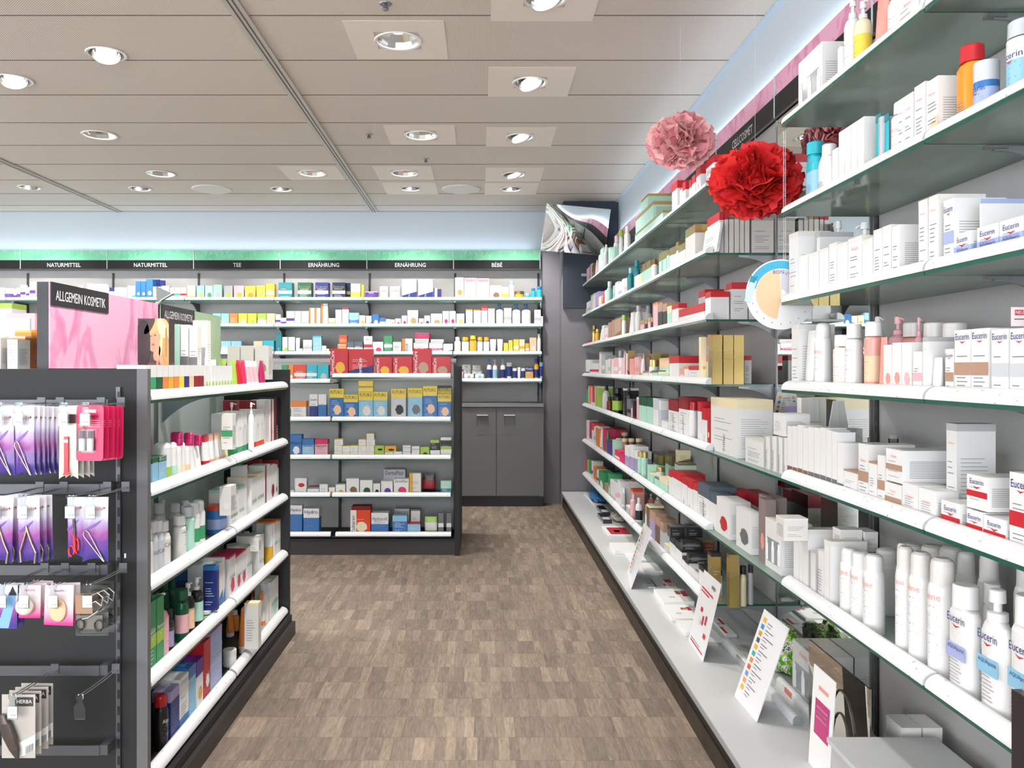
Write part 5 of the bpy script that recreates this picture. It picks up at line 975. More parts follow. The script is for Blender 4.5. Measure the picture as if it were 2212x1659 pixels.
parse(GT, cA, '''b -60 6 588 w/k T q=.02 Y=2.86 d=.09 n=carton; b 52 132 600 w/k T q=.04 Y=2.86 d=.08 n=carton; b 70 190 578 o/k T q=.05 Y=2.96 d=.05 n=carton lab=open_orange_carton_behind_the_beige_ones; b 110 235 535 o/Y T q=.05 Y=3.04 d=.1 n=carton lab=taller_orange_carton; b 0 225 442 g/c m Y=3.3 d=.01 n=card lab=grey_display_card_with_blue_lines; b -60 90 330 W/l t q=.08 Y=3.75 d=.12 n=carton; b 45 262 405 o/p t q=.3 Y=3.6 d=.1 n=carton lab=orange_carton_with_pale_top''')
GQ = Shelf('L', XS+.041, EYE+GLV[0]+GL, 'on top gondola shelf')
parse(GQ, cA, '''b 1268 1344 487 M/e v Y=3.50 B=1010 d=.05; b 1347 1408 490 W/G m q=.1 Y=3.50 B=1010 d=.05; b 1411 1475 500 w/G m Y=3.50 B=1010 d=.05; b 1425 1625 455 w/x w Y=3.74 B=1000 d=.07 lab=large_clear-fronted_gift_box_with_blossoms''')
def picture_carton():
    Y = 3.3; x0, x1 = -742*Y/F, -675*Y/F; W = x1-x0; z0 = EYE+GLV[0]+GL+.001; H = EYE+109*Y/F-z0
    o_ = empty('photo_carton', ((x0+x1)/2, Y, z0), 0, label='upright carton with a printed photo of a fair-haired woman smiling, before the pink board', cat='box')
    a = MB(); a.box(-W/2, W/2, 0, .06, 0, H, mat('#3b2c2a', .4)); a.obj('box_body', o_)
    a = MB()
    def ell(cx, cz, rx, rz, hexc, k, rot=0):
        n = 26; pts = []
        for i in range(n):
            t_ = 2*PI*i/n; u_, v_ = rx*math.cos(t_), rz*math.sin(t_)*(1+.06*math.sin(3*t_)); uu, vv = u_*math.cos(rot)-v_*math.sin(rot), u_*math.sin(rot)+v_*math.cos(rot)
            pts.append((max(-W/2, min(W/2, cx*W+uu*W)), -.0006*k, max(0, min(H, cz*H+vv*H))))
        a.add(pts, [tuple(range(n))], mat(hexc, .4))
    a.quad((-W/2, -.0004, H*.35), (W/2, -.0004, H*.35), (W/2, -.0004, H), (-W/2, -.0004, H), mat('#4a3a36', .4))
    ell(.2, .82, .34, .2, '#d2b06e', 2); ell(.36, .5, .17, .36, '#c39654', 3); ell(.02, .7, .19, .125, '#cf9878', 4, .3); ell(-.33, .66, .24, .34, '#33262a', 5); ell(-.12, .9, .2, .06, '#4a3430', 5, .5); ell(.24, .62, .05, .22, '#e0c58a', 5, -.2); ell(.42, .7, .04, .2, '#a97a40', 5)
    ell(.06, .78, .04, .008, '#6b3f35', 5); ell(-.08, .77, .035, .007, '#6b3f35', 5); ell(.0, .66, .05, .014, '#b5545a', 5); ell(.12, .55, .13, .09, '#d79c7c', 5, .6); ell(.2, .42, .1, .1, '#c98d70', 5); ell(-.05, .33, .3, .1, '#6f4434', 4); ell(.3, .87, .2, .1, '#ecd7a6', 4, -.5)
    for k in range(5): ell(.1+.05*k, .5-.015*k, .018, .07, '#e0ab8b', 6, .4)
    a.obj('printed_photo', o_)
    a = MB()
    for k in range(3): a.quad((W*.12, -.0045, H*(.18-.05*k)), (W*.42, -.0045, H*(.18-.05*k)), (W*.42, -.0045, H*(.2-.05*k)), (W*.12, -.0045, H*(.2-.05*k)), WHITE)
    a.obj('caption_lines', o_)
picture_carton()

# ------------------------------------------------------------------ hanging packs on the gondola's end
def violet_nodes(nt, b, N, L):
    tc = N('ShaderNodeTexCoord'); sp = N('ShaderNodeSeparateXYZ'); L(tc.outputs['Generated'], sp.inputs[0])
    w_ = N('ShaderNodeTexNoise'); w_.inputs['Scale'].default_value = 3; L(tc.outputs['Generated'], w_.inputs['Vector'])
    ad = N('ShaderNodeMath'); ad.operation = 'MULTIPLY_ADD'; L(w_.outputs[0], ad.inputs[0]); ad.inputs[1].default_value = .25; L(sp.outputs[2], ad.inputs[2])
    r = N('ShaderNodeValToRGB'); e = r.color_ramp.elements; e[0].position = .2; e[0].color = lin('#44388c'); e[1].position = .98; e[1].color = lin('#e6e2ea')
    for p, c in ((.42, '#6b3f93'), (.55, '#a0559c'), (.72, '#b9a5d0'), (.82, '#dcd6e6')): q = e.new(p); q.color = lin(c)
    L(ad.outputs[0], r.inputs[0]); L(r.outputs[0], b.inputs['Base Color']); b.inputs['Roughness'].default_value = .18
VIOLET = node_mat('violet_print', violet_nodes); STEEL = mat('#b5a48c', .25, .9); STEEL2 = mat('#c9b8a4', .25, .8)
def gradpink(nt, b, N, L):
    tc = N('ShaderNodeTexCoord'); sp = N('ShaderNodeSeparateXYZ'); L(tc.outputs['Generated'], sp.inputs[0]); r = N('ShaderNodeValToRGB'); e = r.color_ramp.elements
    e[0].position = .05; e[0].color = lin('#d83a8e'); e[1].position = .5; e[1].color = lin('#ead9dd'); L(sp.outputs[2], r.inputs[0]); L(r.outputs[0], b.inputs['Base Color']); b.inputs['Roughness'].default_value = .2
PINKG = node_mat('pink_fade_print', gradpink)
def pillow(W, H, D, mt, nx=8, nz=10):
    a = MB()
    for sgn in (-1, 1):
        vs = []
        for j in range(nz+1):
            for i in range(nx+1):
                u, v = i/nx*2-1, j/nz; bulge = (1-u*u)**.7*max(0, math.sin(PI*min(1, (1-v)*1.25)))**.6 if v > .2 else (1-u*u)**.7*(.25+.75*v/.2)
                zz = -H+H*v; 
                if j == 0: zz += .012*(1-u*u)
                vs.append((W/2*u*(1-.03*math.sin(PI*v)), sgn*D/2*bulge, zz))
        fs = [(j*(nx+1)+i, j*(nx+1)+i+1, (j+1)*(nx+1)+i+1, (j+1)*(nx+1)+i) for j in range(nz) for i in range(nx)]
        if sgn > 0: fs = [tuple(reversed(f)) for f in fs]
        a.add(vs, fs, mt, True)
    return a
FR = [.0]
def pack(kind, seed=0):
    """(name, label, [(part name, MB)]) hanging from its top middle, front at -Y"""
    P = []
    if kind in ('tweezers', 'nippers', 'scissors', 'widetweezers'):
        W, H = {'tweezers': (.06, .212), 'nippers': (.068, .2), 'scissors': (.05, .185), 'widetweezers': (.078, .195)}[kind]
        a = pillow(W, H, .016, VIOLET)
        a.add([(-W*.42, -.0092, -H*.5), (W*.3, -.0092, -H*.34), (W*.1, -.0092, -H*.43), (-W*.42, -.0092, -H*.54)], [(0,1,2,3)], mat('#7a56a8', .3))
        a.text('NAILVITA', T((W*.08, -.0082, -H*.2)), .0085, mat('#c2313c', .4), wmax=W*.5); a.text('+', T((W*.38, -.0082, -H*.2)), .014, mat('#22352f', .4))
        P.append(('bag', a)); b = MB(); y = -.011
        if 'tweez' in kind: b.tube([(-W*.36, y, -H*.52), (-W*.4, y, -H*.56), (-W*.36, y, -H*.6), (W*.36, y, -H*.97)], .0017, STEEL2); b.tube([(-W*.3, y, -H*.5), (-W*.2, y, -H*.53), (W*.4, y, -H*.98)], .0017, STEEL2)
        if kind == 'nippers': b.tube([(-.002, y, -H*.42), (-.001, y, -H*.5), (-.012, y, -H*.66), (-.022, y, -H*.8), (-.02, y, -H*.96)], .0032, STEEL); b.tube([(-.002, y, -H*.42), (.002, y, -H*.5), (.012, y, -H*.66), (.026, y, -H*.82), (.022, y, -H*.98)], .0032, STEEL)
        if kind == 'scissors':
            b.tube([(0, y, -H*.34), (.003, y, -H*.6)], .004, mat('#5e5a58', .3, .6)); rd = mat('#d9382c', .35); b.tube([(0, y, -H*.6), (.002, y, -H*.78)], .0045, rd)
            b.tube([(-.008+.008*math.cos(t/10*2*PI), y, -H*.86+.016*math.sin(t/10*2*PI)) for t in range(11)], .0028, rd); b.tube([(.008+.006*math.cos(t/10*2*PI), y, -H*.78+.022*math.sin(t/10*2*PI)) for t in range(11)], .0028, rd)
        P.append(({'tweezers': 'tweezers', 'widetweezers': 'tweezers', 'nippers': 'nippers', 'scissors': 'scissors'}[kind], b))
    elif kind == 'file':
        W, H = .058, .22; a = pillow(W, H, .012, mat('#cfcac2', .2)); a.box(-W*.42, W*.42, -.0068, -.006, -H*.24, -H*.12, mat('#4a2a2c', .4)); a.box(-W*.3, -W*.1, -.0074, -.0066, -H*.22, -H*.15, mat('#c62b36', .4)); P.append(('bag', a))
        b = MB(); rd = mat('#cf2f3b', .3); b.box(-.007, .005, -.014, -.007, -H*.9, -H*.42, rd); b.box(-.007, .005, -.0146, -.013, -H*.5, -H*.46, WHITE); b.add([(-.012, -.012, -H*.94), (.012, -.012, -H*.94), (.0, -.012, -H*.82)], [(0,1,2)], rd); P.append(('red_clipper', b))
    elif kind == 'polishcard':
        W, H = .08, .166; a = MB(); pk = mat('#d9295f', .3); a.loft([(-.0012, W/2, H/2, None, 14), (.0012, W/2, H/2, None, 14)], pk, n=40)
        a.v = [(x, z, y-H/2) for x, y, z in a.v]
        a.f = [tuple(reversed(f)) for f in a.f]
        a.box(-W*.2, W*.22, -.0022, -.001, -.022, -.012, mat('#dcd6d2', .4)); a.text('nagis', T((.01, -.0024, -.036)), .011, mat('#3a1020', .4))
        for k in range(4): a.box(-W*.05, W*.38, -.0022, -.001, -.046-.006*k, -.0445-.006*k, mat('#f0b9c8', .4))
        for k in range(3): a.loft([(-.0605-.006*k, .008, .003), (-.0585-.006*k, .009, .004), (-.056-.006*k, .008, .003)], mat('#d8a08a', .4), n=8, cx=-W*.34+.004*k, cy=-.002)
        P.append(('backing_card', a))
        for k in (0, 1):
            b = MB(); cx = -.012+.0235*k-.006; b.loft([(-.135, .009, .007), (-.1, .0098, .008), (-.097, .006, .006)], mat('#e9e4dd', .2), n=12, cx=cx, cy=-.01, p=3); b.loft([(-.097, .0066, .0066), (-.076, .006, .006)], BLACKM, n=12, cx=cx, cy=-.01); P.append(('polish_bottle', b))
        c = MB(); c.box(-.031, .02, -.0195, -.0025, -.14, -.07, CLEAR); P.append(('blister', c))
    elif kind == 'puff':
        a = MB(); a.box(-.03, .033, -.001, .001, -.098, 0, PINKG); a.text('NAILVITA', T((.002, -.0016, -.018)), .006, mat('#c2313c', .4), wmax=.03); P.append(('backing_card', a))
        b = MB(); b.ball((-.006, -.016, -.06), .026, mat('#ede5d6', .8), 18, (1, .6, .98)); P.append(('powder_puff', b))
    elif kind == 'ovalsponge':
        a = MB(); a.add([(-.047, -.001, -.118), (.043, -.001, -.122), (.047, -.001, 0), (-.04, -.001, 0), (-.047, .001, -.118), (.043, .001, -.122), (.047, .001, 0), (-.04, .001, 0)], [(0,1,2,3), (7,6,5,4), (0,4,5,1), (1,5,6,2), (2,6,7,3), (3,7,4,0)], PINKG)
        a.text('NAILVITA +', T((.006, -.0016, -.02)), .007, mat('#54383c', .4), wmax=.036); P.append(('backing_card', a))
        b = MB(); b.ball((0, -.007, -.072), .036, mat('#e7c7a2', .8), 20, (.74, .2, 1)); b.add([(-.014, -.0155, -.05), (.02, -.0155, -.05), (.0, -.0155, -.068)], [(0,2,1)], mat('#d6ab86', .7)); P.append(('sponge', b))
    elif kind == 'curler':
        a = MB(); a.box(-.052, .045, -.001, .001, -.15, 0, CLEAR); a.box(-.052, .0, -.0018, -.001, -.085, -.03, mat('#a98467', .5)); a.box(-.05, .03, -.002, -.001, -.13, -.09, mat('#77736f', .4)); P.append(('clear_bag', a))
        b = MB(); b.tube([(.0, -.008, -.03), (.02, -.01, -.02), (.035, -.008, -.035), (.03, -.008, -.06), (.02, -.008, -.075)], .002, CHROME); b.tube([(-.005, -.008, -.055), (.015, -.012, -.045), (.03, -.008, -.06)], .002, CHROME)
        dk = mat('#3b3734', .4, .4); b.tube([(.02, -.008, -.075), (-.01, -.008, -.095), (-.03, -.008, -.1)], .002, CHROME)
        for cx, cz in ((-.035, -.115), (.022, -.118)): b.tube([(cx+.013*math.cos(t/12*2*PI), -.009, cz+.016*math.sin(t/12*2*PI)) for t in range(13)], .0026, dk)
        P.append(('lash_curler', b))
    elif kind == 'brush':
        a = MB(); a.box(-.05, .05, -.001, .001, -.19, 0, mat('#b9b4ad', .25)); a.box(-.01, .044, -.0018, -.001, -.035, -.008, mat('#3f3a37', .4)); a.text('HERBA', T((.018, -.0024, -.026)), .011, WHITE, wmax=.045)
        a.add([(.0, -.0016, -.19), (.05, -.0016, -.165), (.05, -.0016, -.12), (.0, -.0016, -.145)], [(0,1,2,3)], WHITE)
        for k in range(8): a.add([(.022+.003*k, -.0022, -.178+.0015*k), (.0235+.003*k, -.0022, -.1775+.0015*k), (.0235+.003*k, -.0022, -.155+.0015*k), (.022+.003*k, -.0022, -.1555+.0015*k)], [(0,1,2,3)], TXTD)
        P.append(('pack_card', a)); b = MB(); b.loft([(-.185, .006, .004), (-.16, .016, .009), (-.12, .022, .011), (-.08, .02, .011), (-.055, .01, .007)], mat('#4a403a', .25), n=14, cx=0, cy=-.012)
        b.v = [(x+(z+.12)*-.35-.02, y, z) for x, y, z in b.v]; P.append(('brush', b))
    elif kind == 'flat':
        a = MB(); a.box(-.03, .03, -.002, .002, -.13, 0, VIOLET); a.quad((-.029, -.0024, -.128), (.005, -.0024, -.128), (.029, -.0024, -.02), (.005, -.0024, -.02), mat('#7fb4dc', .4)); a.add([(.004, -.0026, -.03), (.029, -.0026, -.03), (.016, -.0026, -.002)], [(0,1,2)], mat('#31262e', .4)); P.append(('pack', a))
    return P
PWORD = {'tweezers': 'violet pouch with tweezers', 'widetweezers': 'wide violet pouch with tweezers', 'nippers': 'violet pouch with nail nippers', 'scissors': 'violet pouch with red-handled scissors', 'file': 'clear pouch with red nail clipper', 'polishcard': 'bright pink card with two polish bottles',
         'puff': 'pink card pack with round powder puff', 'ovalsponge': 'pink pack with oval sponge', 'curler': 'clear pack with eyelash curler', 'brush': 'grey pack with dark hair brush', 'flat': 'flat violet and blue pack'}
RW = ['top', 'second', 'third', 'fourth', 'lowest']
SPOTS = [(6, 0, 'tweezers', 5), (50, 0, 'tweezers', 7), (146, 0, 'file', 4), (193, 0, 'polishcard', 5), (2, 1, 'nippers', 4), (59, 1, 'nippers', 3), (161, 1, 'scissors', 1), (204, 1, 'widetweezers', 1),
         (14, 2, 'flat', 2), (62, 2, 'puff', 3), (124, 2, 'ovalsponge', 2), (198, 2, 'curler', 3), (38, 3, 'brush', 4), (181, 3, None, 0)]
for i, (px, k, kd, n) in enumerate(SPOTS):
    Yf = 2.44; X = (px-UX)*Yf/F; z = HR[k]+.012
    word = PWORD.get(kd, '')
    hk = empty('display_hook', (X, Yf, z), 0, label=('double wire hook with price tag holding the %s, %s rail' % (word.replace('with ', 'and ') if False else word, RW[k]) if kd else 'empty double wire hook with blank clear tag on the fourth rail') , cat='hook', group='hooks on the gondola end')
    if i in (0, 4): hk['label'] = hk['label'].replace('double wire hook', 'wire hook at picture edge')
    if len(hk['label'].split()) > 16: hk['label'] = hk['label'].replace(' with price tag', '')
    a = MB(); L_ = GY0-.068-Yf
    for s_ in (-.006, .006): a.tube([(s_, -.02, .004), (s_, 0, 0), (s_, L_*.5, -.006), (s_, L_-.004, -.006)], .0016, CHROME, 6)
    a.box(-.013, .013, L_-.01, L_-.007, -.02, .012, DMETAL); a.obj('wire_hook', hk)
    a = MB(); a.loft([(-.066, .0165, .0012, None, 8), (-.03, .0165, .0012, None, 8), (-.02, .009, .0012, None, 4), (-.008, .009, .0012, None, 4), (-.004, .012, .003, None, 3), (.006, .012, .003, None, 3)], glassmat('#e9eef0', rough=.1), n=16, cy=-.026)
    tg = a.obj('price_tag', hk)
    if kd:
        a = MB(); a.box(-.014, .014, -.0285, -.0275, -.062, -.028, mat('#e8e6e2', .5)); a.text({0: '9.90', 1: '24.90', 2: '12.50', 3: '8.90'}[k], T((.004, -.0288, -.056)), .006, TXTD)
        for q in range(3): a.quad((-.012, -.0288, -.036-.004*q), (.006, -.0288, -.036-.004*q), (.006, -.0288, -.0352-.004*q), (-.012, -.0288, -.0352-.004*q), TXT)
        a.obj('price_label', tg)
        parts = [(nm, mb.mesh(nm)) for nm, mb in pack(kd)]
        step = min(.034, (L_-.03)/max(1, n))
        for j in range(n):
            o_ = empty('hanging_pack', (X+.001*((j*7) % 3), Yf+.006+step*j, z-.005-.002*j), 0)
            o_.rotation_euler = (0, math.radians(((j*5+i) % 5)-2)*.6, math.radians(((j*3+i) % 5-2)*1.6))
            for nm, me in parts: link(me, nm, o_)
            pos = '' if n == 1 else ', frontmost on its hook' if j == 0 else ', %s from the front' % ORD[j+1]
            lab = word+' on %s rail' % RW[k]+pos
            if i in (0, 4): lab = word+' on %s rail at picture edge' % RW[k]+pos
            tag(o_, lab, 'hanging pack', word.replace('pouch', 'pouches')+' on the %s rail%s' % (RW[k], ' at the edge' if i in (0, 4) else ''))

# ------------------------------------------------------------------ security mirror, paper flowers, dial, chain
sm = empty('security_mirror', (1.02, 8.84, EYE+1.5), 0, label='square convex mirror tilted down in the corner above the wall shelves', cat='mirror')
a = MB(); nx, nz = 26, 20; vs = []
for j in range(nz+1):
    for i in range(nx+1):
        u, v = i/nx*2-1, j/nz*2-1; b_ = (1-u*u)*(1-v*v)
        vs.append((.35*u, -.03*b_-.0015*math.sin(5*u+2)*math.cos(3.5*v), .25*v))
a.add(vs, [(j*(nx+1)+i, j*(nx+1)+i+1, (j+1)*(nx+1)+i+1, (j+1)*(nx+1)+i) for j in range(nz) for i in range(nx)], mat('#f0f2f2', .03, 1, var=0), True); a.obj('mirror_face', sm)
a = MB(); a.box(-.352, .352, .004, .02, -.252, .252, mat('#c9ccce', .4)); a.obj('back_plate', sm)
a = MB(); a.tube([(0, .02, 0), (.05, .1, .05), (.06, .16, .05)], .014, METAL); a.obj('wall_arm', sm)
sm.rotation_euler = (math.radians(17), math.radians(4), math.radians(6))
def pompom(x, y, z, r, hexes, lab, seed):
    rr = random.Random(seed); o_ = empty('paper_flower', (x, y, z), 0, label=lab, cat='paper flower')
    a = MB(); ms = [mat(h, .7) for h in hexes]
    for m_ in ms:
        nt = m_.node_tree; b = nt.nodes['Principled BSDF']; b.inputs['Subsurface Weight'].default_value = .0
    N_ = 210
    for k in range(N_):
        zz = 1-2*(k+.5)/N_; th = k*2.39996; d = Vector((math.sqrt(1-zz*zz)*math.cos(th), math.sqrt(1-zz*zz)*math.sin(th), zz))
        up = Vector((rr.uniform(-1, 1), rr.uniform(-1, 1), rr.uniform(-.4, .4))); s_ = d.cross(up).normalized(); t_ = s_.cross(d).normalized()
        w_ = r*rr.uniform(.3, .5); ln = r*rr.uniform(.82, 1.06); nu, nv = 8, 5; vs = []; bend = rr.uniform(-.3, .3); ph = rr.uniform(0, 6)
        for j in range(nv+1):
            v = j/nv; rad = ln*(.35+.65*v)
            for i in range(nu+1):
                u = i/nu*2-1; ww = w_*(.25+.85*v**.7); ruf = .05*r*math.sin(5*u+ph)*v+.012*r*math.sin(11*u+ph)*v
                tip = r*.1*(abs(math.sin(5*u+ph))-.3-.9*u*u)*(1 if j == nv else 0)
                vs.append(d*(rad+tip)+s_*(u*ww)+t_*(bend*r*(v*v)*.5+ruf+.12*r*u*u*v))
        vs = [Vector((p.x, p.y, p.z*.84)) for p in vs]
        a.add(vs, [(j*(nu+1)+i, j*(nu+1)+i+1, (j+1)*(nu+1)+i+1, (j+1)*(nu+1)+i) for j in range(nv) for i in range(nu)], ms[k % len(ms)], True)
    a.ball((0, 0, 0), r*.55, ms[0], 14, (1, 1, .84)); a.obj('petals', o_)
    a = MB(); a.tube([(0, 0, r*.6), (0, 0, CEIL-z)], .0006, mat('#dcdcdc', .6), 5); a.obj('thread', o_)
pompom(1.11, 3.32, EYE+.757, .172, ['#dd2527', '#cf1c22', '#e8322f'], 'large red tissue paper flower hanging beside the mirror', 3)
pompom(1.05, 4.32, EYE+1.2, .165, ['#f7b4b6', '#fac3c2', '#f3a5aa'], 'pink tissue paper flower hanging higher and farther off', 5)
ch = empty('bead_chain', (1.148, 3.1, EYE+.90), 0, label='thin white double bead chain hanging before the mirror', cat='chain')
for s_ in (-.0035, .0035):
    a = MB(); k = 0
    while k*.0062 < .485: a.ball((s_, 0, -k*.0062), .0022, WHITE, 6); k += 1
    a.obj('bead_strand', ch)
dl = empty('round_hanging_dial', (1.134, 3.1, EYE+.282), 0, label='round white cardboard dial with blue top and beige fan hanging from the chain', cat='dial')
def disc(r, y, mt, a0=0, a1=2*PI, r0=0, n=40):
    a = MB(); vs = [(r*math.cos(a0+(a1-a0)*k/n), y, r*math.sin(a0+(a1-a0)*k/n)) for k in range(n+1)]; wv = [(r0*math.cos(a0+(a1-a0)*k/n), y, r0*math.sin(a0+(a1-a0)*k/n)) for k in range(n+1)]
    a.add(vs+wv, [(k+1, k, n+1+k, n+2+k) for k in range(n)], mt); return a
a = MB(); a.loft([(-.0015, .133, .133), (.0015, .133, .133)], WHITE, n=48); a.v = [(x, z, -y) for x, y, z in a.v]; a.obj('disc', dl)
a = disc(.128, -.0022, mat('#4bb4d8', .4), .25*PI, .93*PI, .098); a.obj('blue_arc', dl)
a = disc(.095, -.0024, mat('#f0cfa4', .5), .52*PI, 1.45*PI, .0); a.obj('beige_fan', dl)
a = disc(.095, -.0026, mat('#d3d2dc', .5), .1*PI, .5*PI, .02); a.text('BON', T((-.01, -.003, .078)), .014, mat('#4b4aa0', .5)); a.text('VTA', T((.03, -.003, .072)), .012, mat('#3a4aa0', .5))
for k in range(16):
    t_ = .6*PI+k*.1*PI; a.box(.112*math.cos(t_)-.001, .112*math.cos(t_)+.001, -.003, -.002, .112*math.sin(t_)-.003, .112*math.sin(t_)+.003, TXT)
a.obj('scale_print', dl)
a = MB(); a.box(-.128, -.104, -.006, -.002, -.03, .055, mat('#cfe3ee', .3), R(.3, 'Y')); a.box(-.118, -.098, -.008, -.004, .045, .068, mat('#2f94ad', .4), R(.3, 'Y')); a.obj('tube_picture', dl)

# ------------------------------------------------------------------ cards, booklets and testers on the ledge
def slab(name, q, th, mt, lab, cat, extra=None, group=None, th_dir=None):
    """a card given by four corners (bottom-left, bottom-right, top-right, top-left seen from its front)"""
    q = [Vector(p) for p in q]; n_ = (q[1]-q[0]).cross(q[3]-q[0]).normalized(); o = q[0]
    root = empty(name, o, 0, label=lab, cat=cat, group=group)
    r = [p-o for p in q]; bk = [p-n_*th for p in r]
    a = MB(); a.add(r+bk, [(0,1,2,3), (7,6,5,4), (0,4,5,1), (1,5,6,2), (2,6,7,3), (3,7,4,0)], mt); a.obj('card', root)
    ux = (r[1]-r[0]); uy = (r[3]-r[0])
    def at(u, v, e=.0008): return r[0]+ux*u+uy*v+n_*e
    if extra: extra(root, at, ux, uy, n_)
    return root
def quads(root, at, lst, name='print'):
    a = MB()
    for (u0, v0, u1, v1, mt) in lst: a.quad(at(u0, v0), at(u1, v0), at(u1, v1), at(u0, v1), mt)
    return a.obj(name, root)
ACR = mat('#e9e9ec', .2)
def sgn1(root, at, ux, uy, n_):
    quads(root, at, [(.1, .88-.075*k, .22, .93-.075*k, mat(['#e8b84a', '#4a90c8', '#d8a030', '#5a5a5a', '#e0b030', '#46b0a8', '#e39040', '#cf5a4a', '#7a9ad0', '#f0a070'][k % 10], .5)) for k in range(11)]+[(.3, .89-.075*k, .3+.45*((k*7) % 5+4)/9, .9-.075*k, TXT) for k in range(11)]+[(.3, .86-.075*k, .3+.35*((k*5) % 5+4)/9, .867-.075*k, TXT) for k in range(11)])
def sgn2(root, at, ux, uy, n_):
    rd = mat('#c8283a', .4); quads(root, at, [(.1, .78, .8, .8, rd), (.1, .74, .6, .757, rd), (.62, .88, .82, .92, TXT), (.3, .5, .42, .56, rd), (.5, .36, .58, .48, rd), (.66, .4, .74, .52, rd), (.3, .34, .44, .42, mat('#d9dce2', .4)), (.72, .24, .86, .3, rd), (.1, .05, .9, .07, rd), (.1, .09, .7, .1, TXT)])
LZ = LEDGE+.001
slab('acrylic_sign', [(.978, 5.49, LZ), (.92, 5.05, LZ), (1.05, 5.05, EYE-1.0), (1.09, 5.49, EYE-1.03)], .004, ACR, 'leaning white card with small coloured flags on the ledge, farthest of three', 'sign', sgn1, 'cards leaning on the ledge')
slab('acrylic_sign', [(1.036, 4.10, LZ), (1.026, 3.80, LZ), (1.112, 3.80, EYE-1.0), (1.116, 4.10, EYE-1.006)], .004, ACR, 'leaning white card with red product pictures, middle of the ledge', 'sign', sgn2, 'cards leaning on the ledge')
slab('acrylic_sign', [(1.05, 3.40, LZ), (1.057, 3.15, LZ), (1.183, 3.15, EYE-.998), (1.175, 3.40, EYE-.996)], .004, ACR, 'leaning white card with a column of coloured icons, nearest the viewer', 'sign', sgn1, 'cards leaning on the ledge')
def pad(px0, py0, px1, py1, th, mt, lab, cat, name, extra=None, sk=0):
    """a flat booklet lying on the ledge; corners read at its far-left and near-right"""
    h = EYE-LEDGE-th; y0, y1 = F*h/(py0-VY), F*h/(py1-VY); x0, x1 = (px0-UX)*y0/F, (px1-UX)*y1/F
    o_ = empty(name, ((x0+x1)/2, (y0+y1)/2, LZ), sk, label=lab, cat=cat); W, D = abs(x1-x0), abs(y0-y1)
    a = MB(); a.box(-W/2, W/2, -D/2, D/2, 0, th, mt); a.obj('cover', o_)
    if extra:
        a = MB()
        for (u0, v0, u1, v1, m_) in extra: a.box(-W/2+u0*W, -W/2+u1*W, -D/2+v0*D, -D/2+v1*D, th-.0005, th+.0008, m_)
        a.obj('print', o_)
    return o_
rdm = mat('#bd2f3e', .4); gry = mat('#c6c8cc', .4)
pad(1262, 1066, 1286, 1092, .012, mat('#eceded', .5), 'thin white folder at the far end of the ledge', 'folder', 'folder')
def bag(x, y, z, sx, sy, sz, mt, lab, cat, name, seed, part='crumpled_bag'):
    o_ = empty(name, (x, y, z), 0, label=lab, cat=cat); a = MB(); rr = random.Random(seed); n, m_ = 18, 12; vs = []
    ph = [rr.uniform(0, 6) for _ in range(8)]
    for j in range(m_+1):
        t_ = PI*j/m_
        for i in range(n):
            p_ = 2*PI*i/n; k = 1+.12*math.sin(3*p_+ph[0]+4*t_)+.09*math.sin(5*p_+ph[1])*math.sin(3*t_+ph[2])+.05*rr.uniform(-1, 1)
            vs.append((sx*k*math.sin(t_)*math.cos(p_), sy*k*math.sin(t_)*math.sin(p_), max(0, sz*(1-math.cos(t_)*k)*.5)))
    a.add(vs, [(j*n+i, j*n+(i+1) % n, (j+1)*n+(i+1) % n, (j+1)*n+i) for j in range(m_) for i in range(n)], mt, False); a.obj(part, o_)
    return o_
bag(1.215, 8.5, LZ, .09, .3, .08, mat('#2c76b4', .3), 'blue plastic bag of papers lying at the far end of the ledge', 'bag', 'plastic_bag', 2)
for k, (px0, py0, px1, py1) in enumerate(((1288, 1092, 1318, 1108), (1290, 1108, 1322, 1124))):
    pad(px0, py0, px1, py1, .03, mat('#3a3b40', .12), ['black glossy tester tray', 'second black glossy tester tray, nearer'][k]+' on the ledge under the lowest shelf', 'tester tray', 'tester_tray', [(.1, .1, .9, .4, gry), (.1, .55, .9, .9, mat('#15161a', .1))])
bag(1.24, 7.35, LZ, .07, .16, .07, mat('#b7b0a6', .5), 'small grey pouch lying on the ledge between testers and red booklet', 'bag', 'cloth_bag', 6, 'soft_body')
pad(1300, 1136, 1366, 1156, .012, WHITE, 'white booklet with red cover panel on the ledge', 'booklet', 'booklet', [(.12, .08, .97, .8, rdm), (.35, .3, .6, .5, mat('#e9b9bd', .4))])
pad(1316, 1172, 1392, 1189, .03, WHITE, 'stack of plain white leaflets behind the farthest card', 'leaflet stack', 'leaflet_stack')
pad(1350, 1194, 1398, 1211, .012, WHITE, 'thin white leaflet with curled corner beside the farthest card', 'leaflet', 'leaflet')
pad(1378, 1216, 1432, 1234, .015, WHITE, 'plain white leaflet just past the farthest card', 'leaflet', 'leaflet')
pad(1382, 1245, 1420, 1268, .008, gry, 'grey brochure lying at the foot of the farthest card', 'brochure', 'brochure', [(.1, .2, .9, .8, mat('#9aa0a6', .4))])
pad(1402, 1250, 1478, 1272, .008, gry, 'brochure with red title lying under the lowest shelf', 'brochure', 'brochure', [(.5, .6, .75, .9, rdm), (.35, .3, .45, .45, rdm), (.5, .15, .8, .5, mat('#cfa9a2', .4))])
pad(1412, 1272, 1500, 1300, .028, WHITE, 'thick white envelope pile with grey print on the ledge', 'envelope pile', 'envelope_pile', [(.3, .3, .5, .4, gry), (.62, .55, .78, .8, mat('#7b6a3c', .4)), (.8, .4, .98, .8, rdm)])
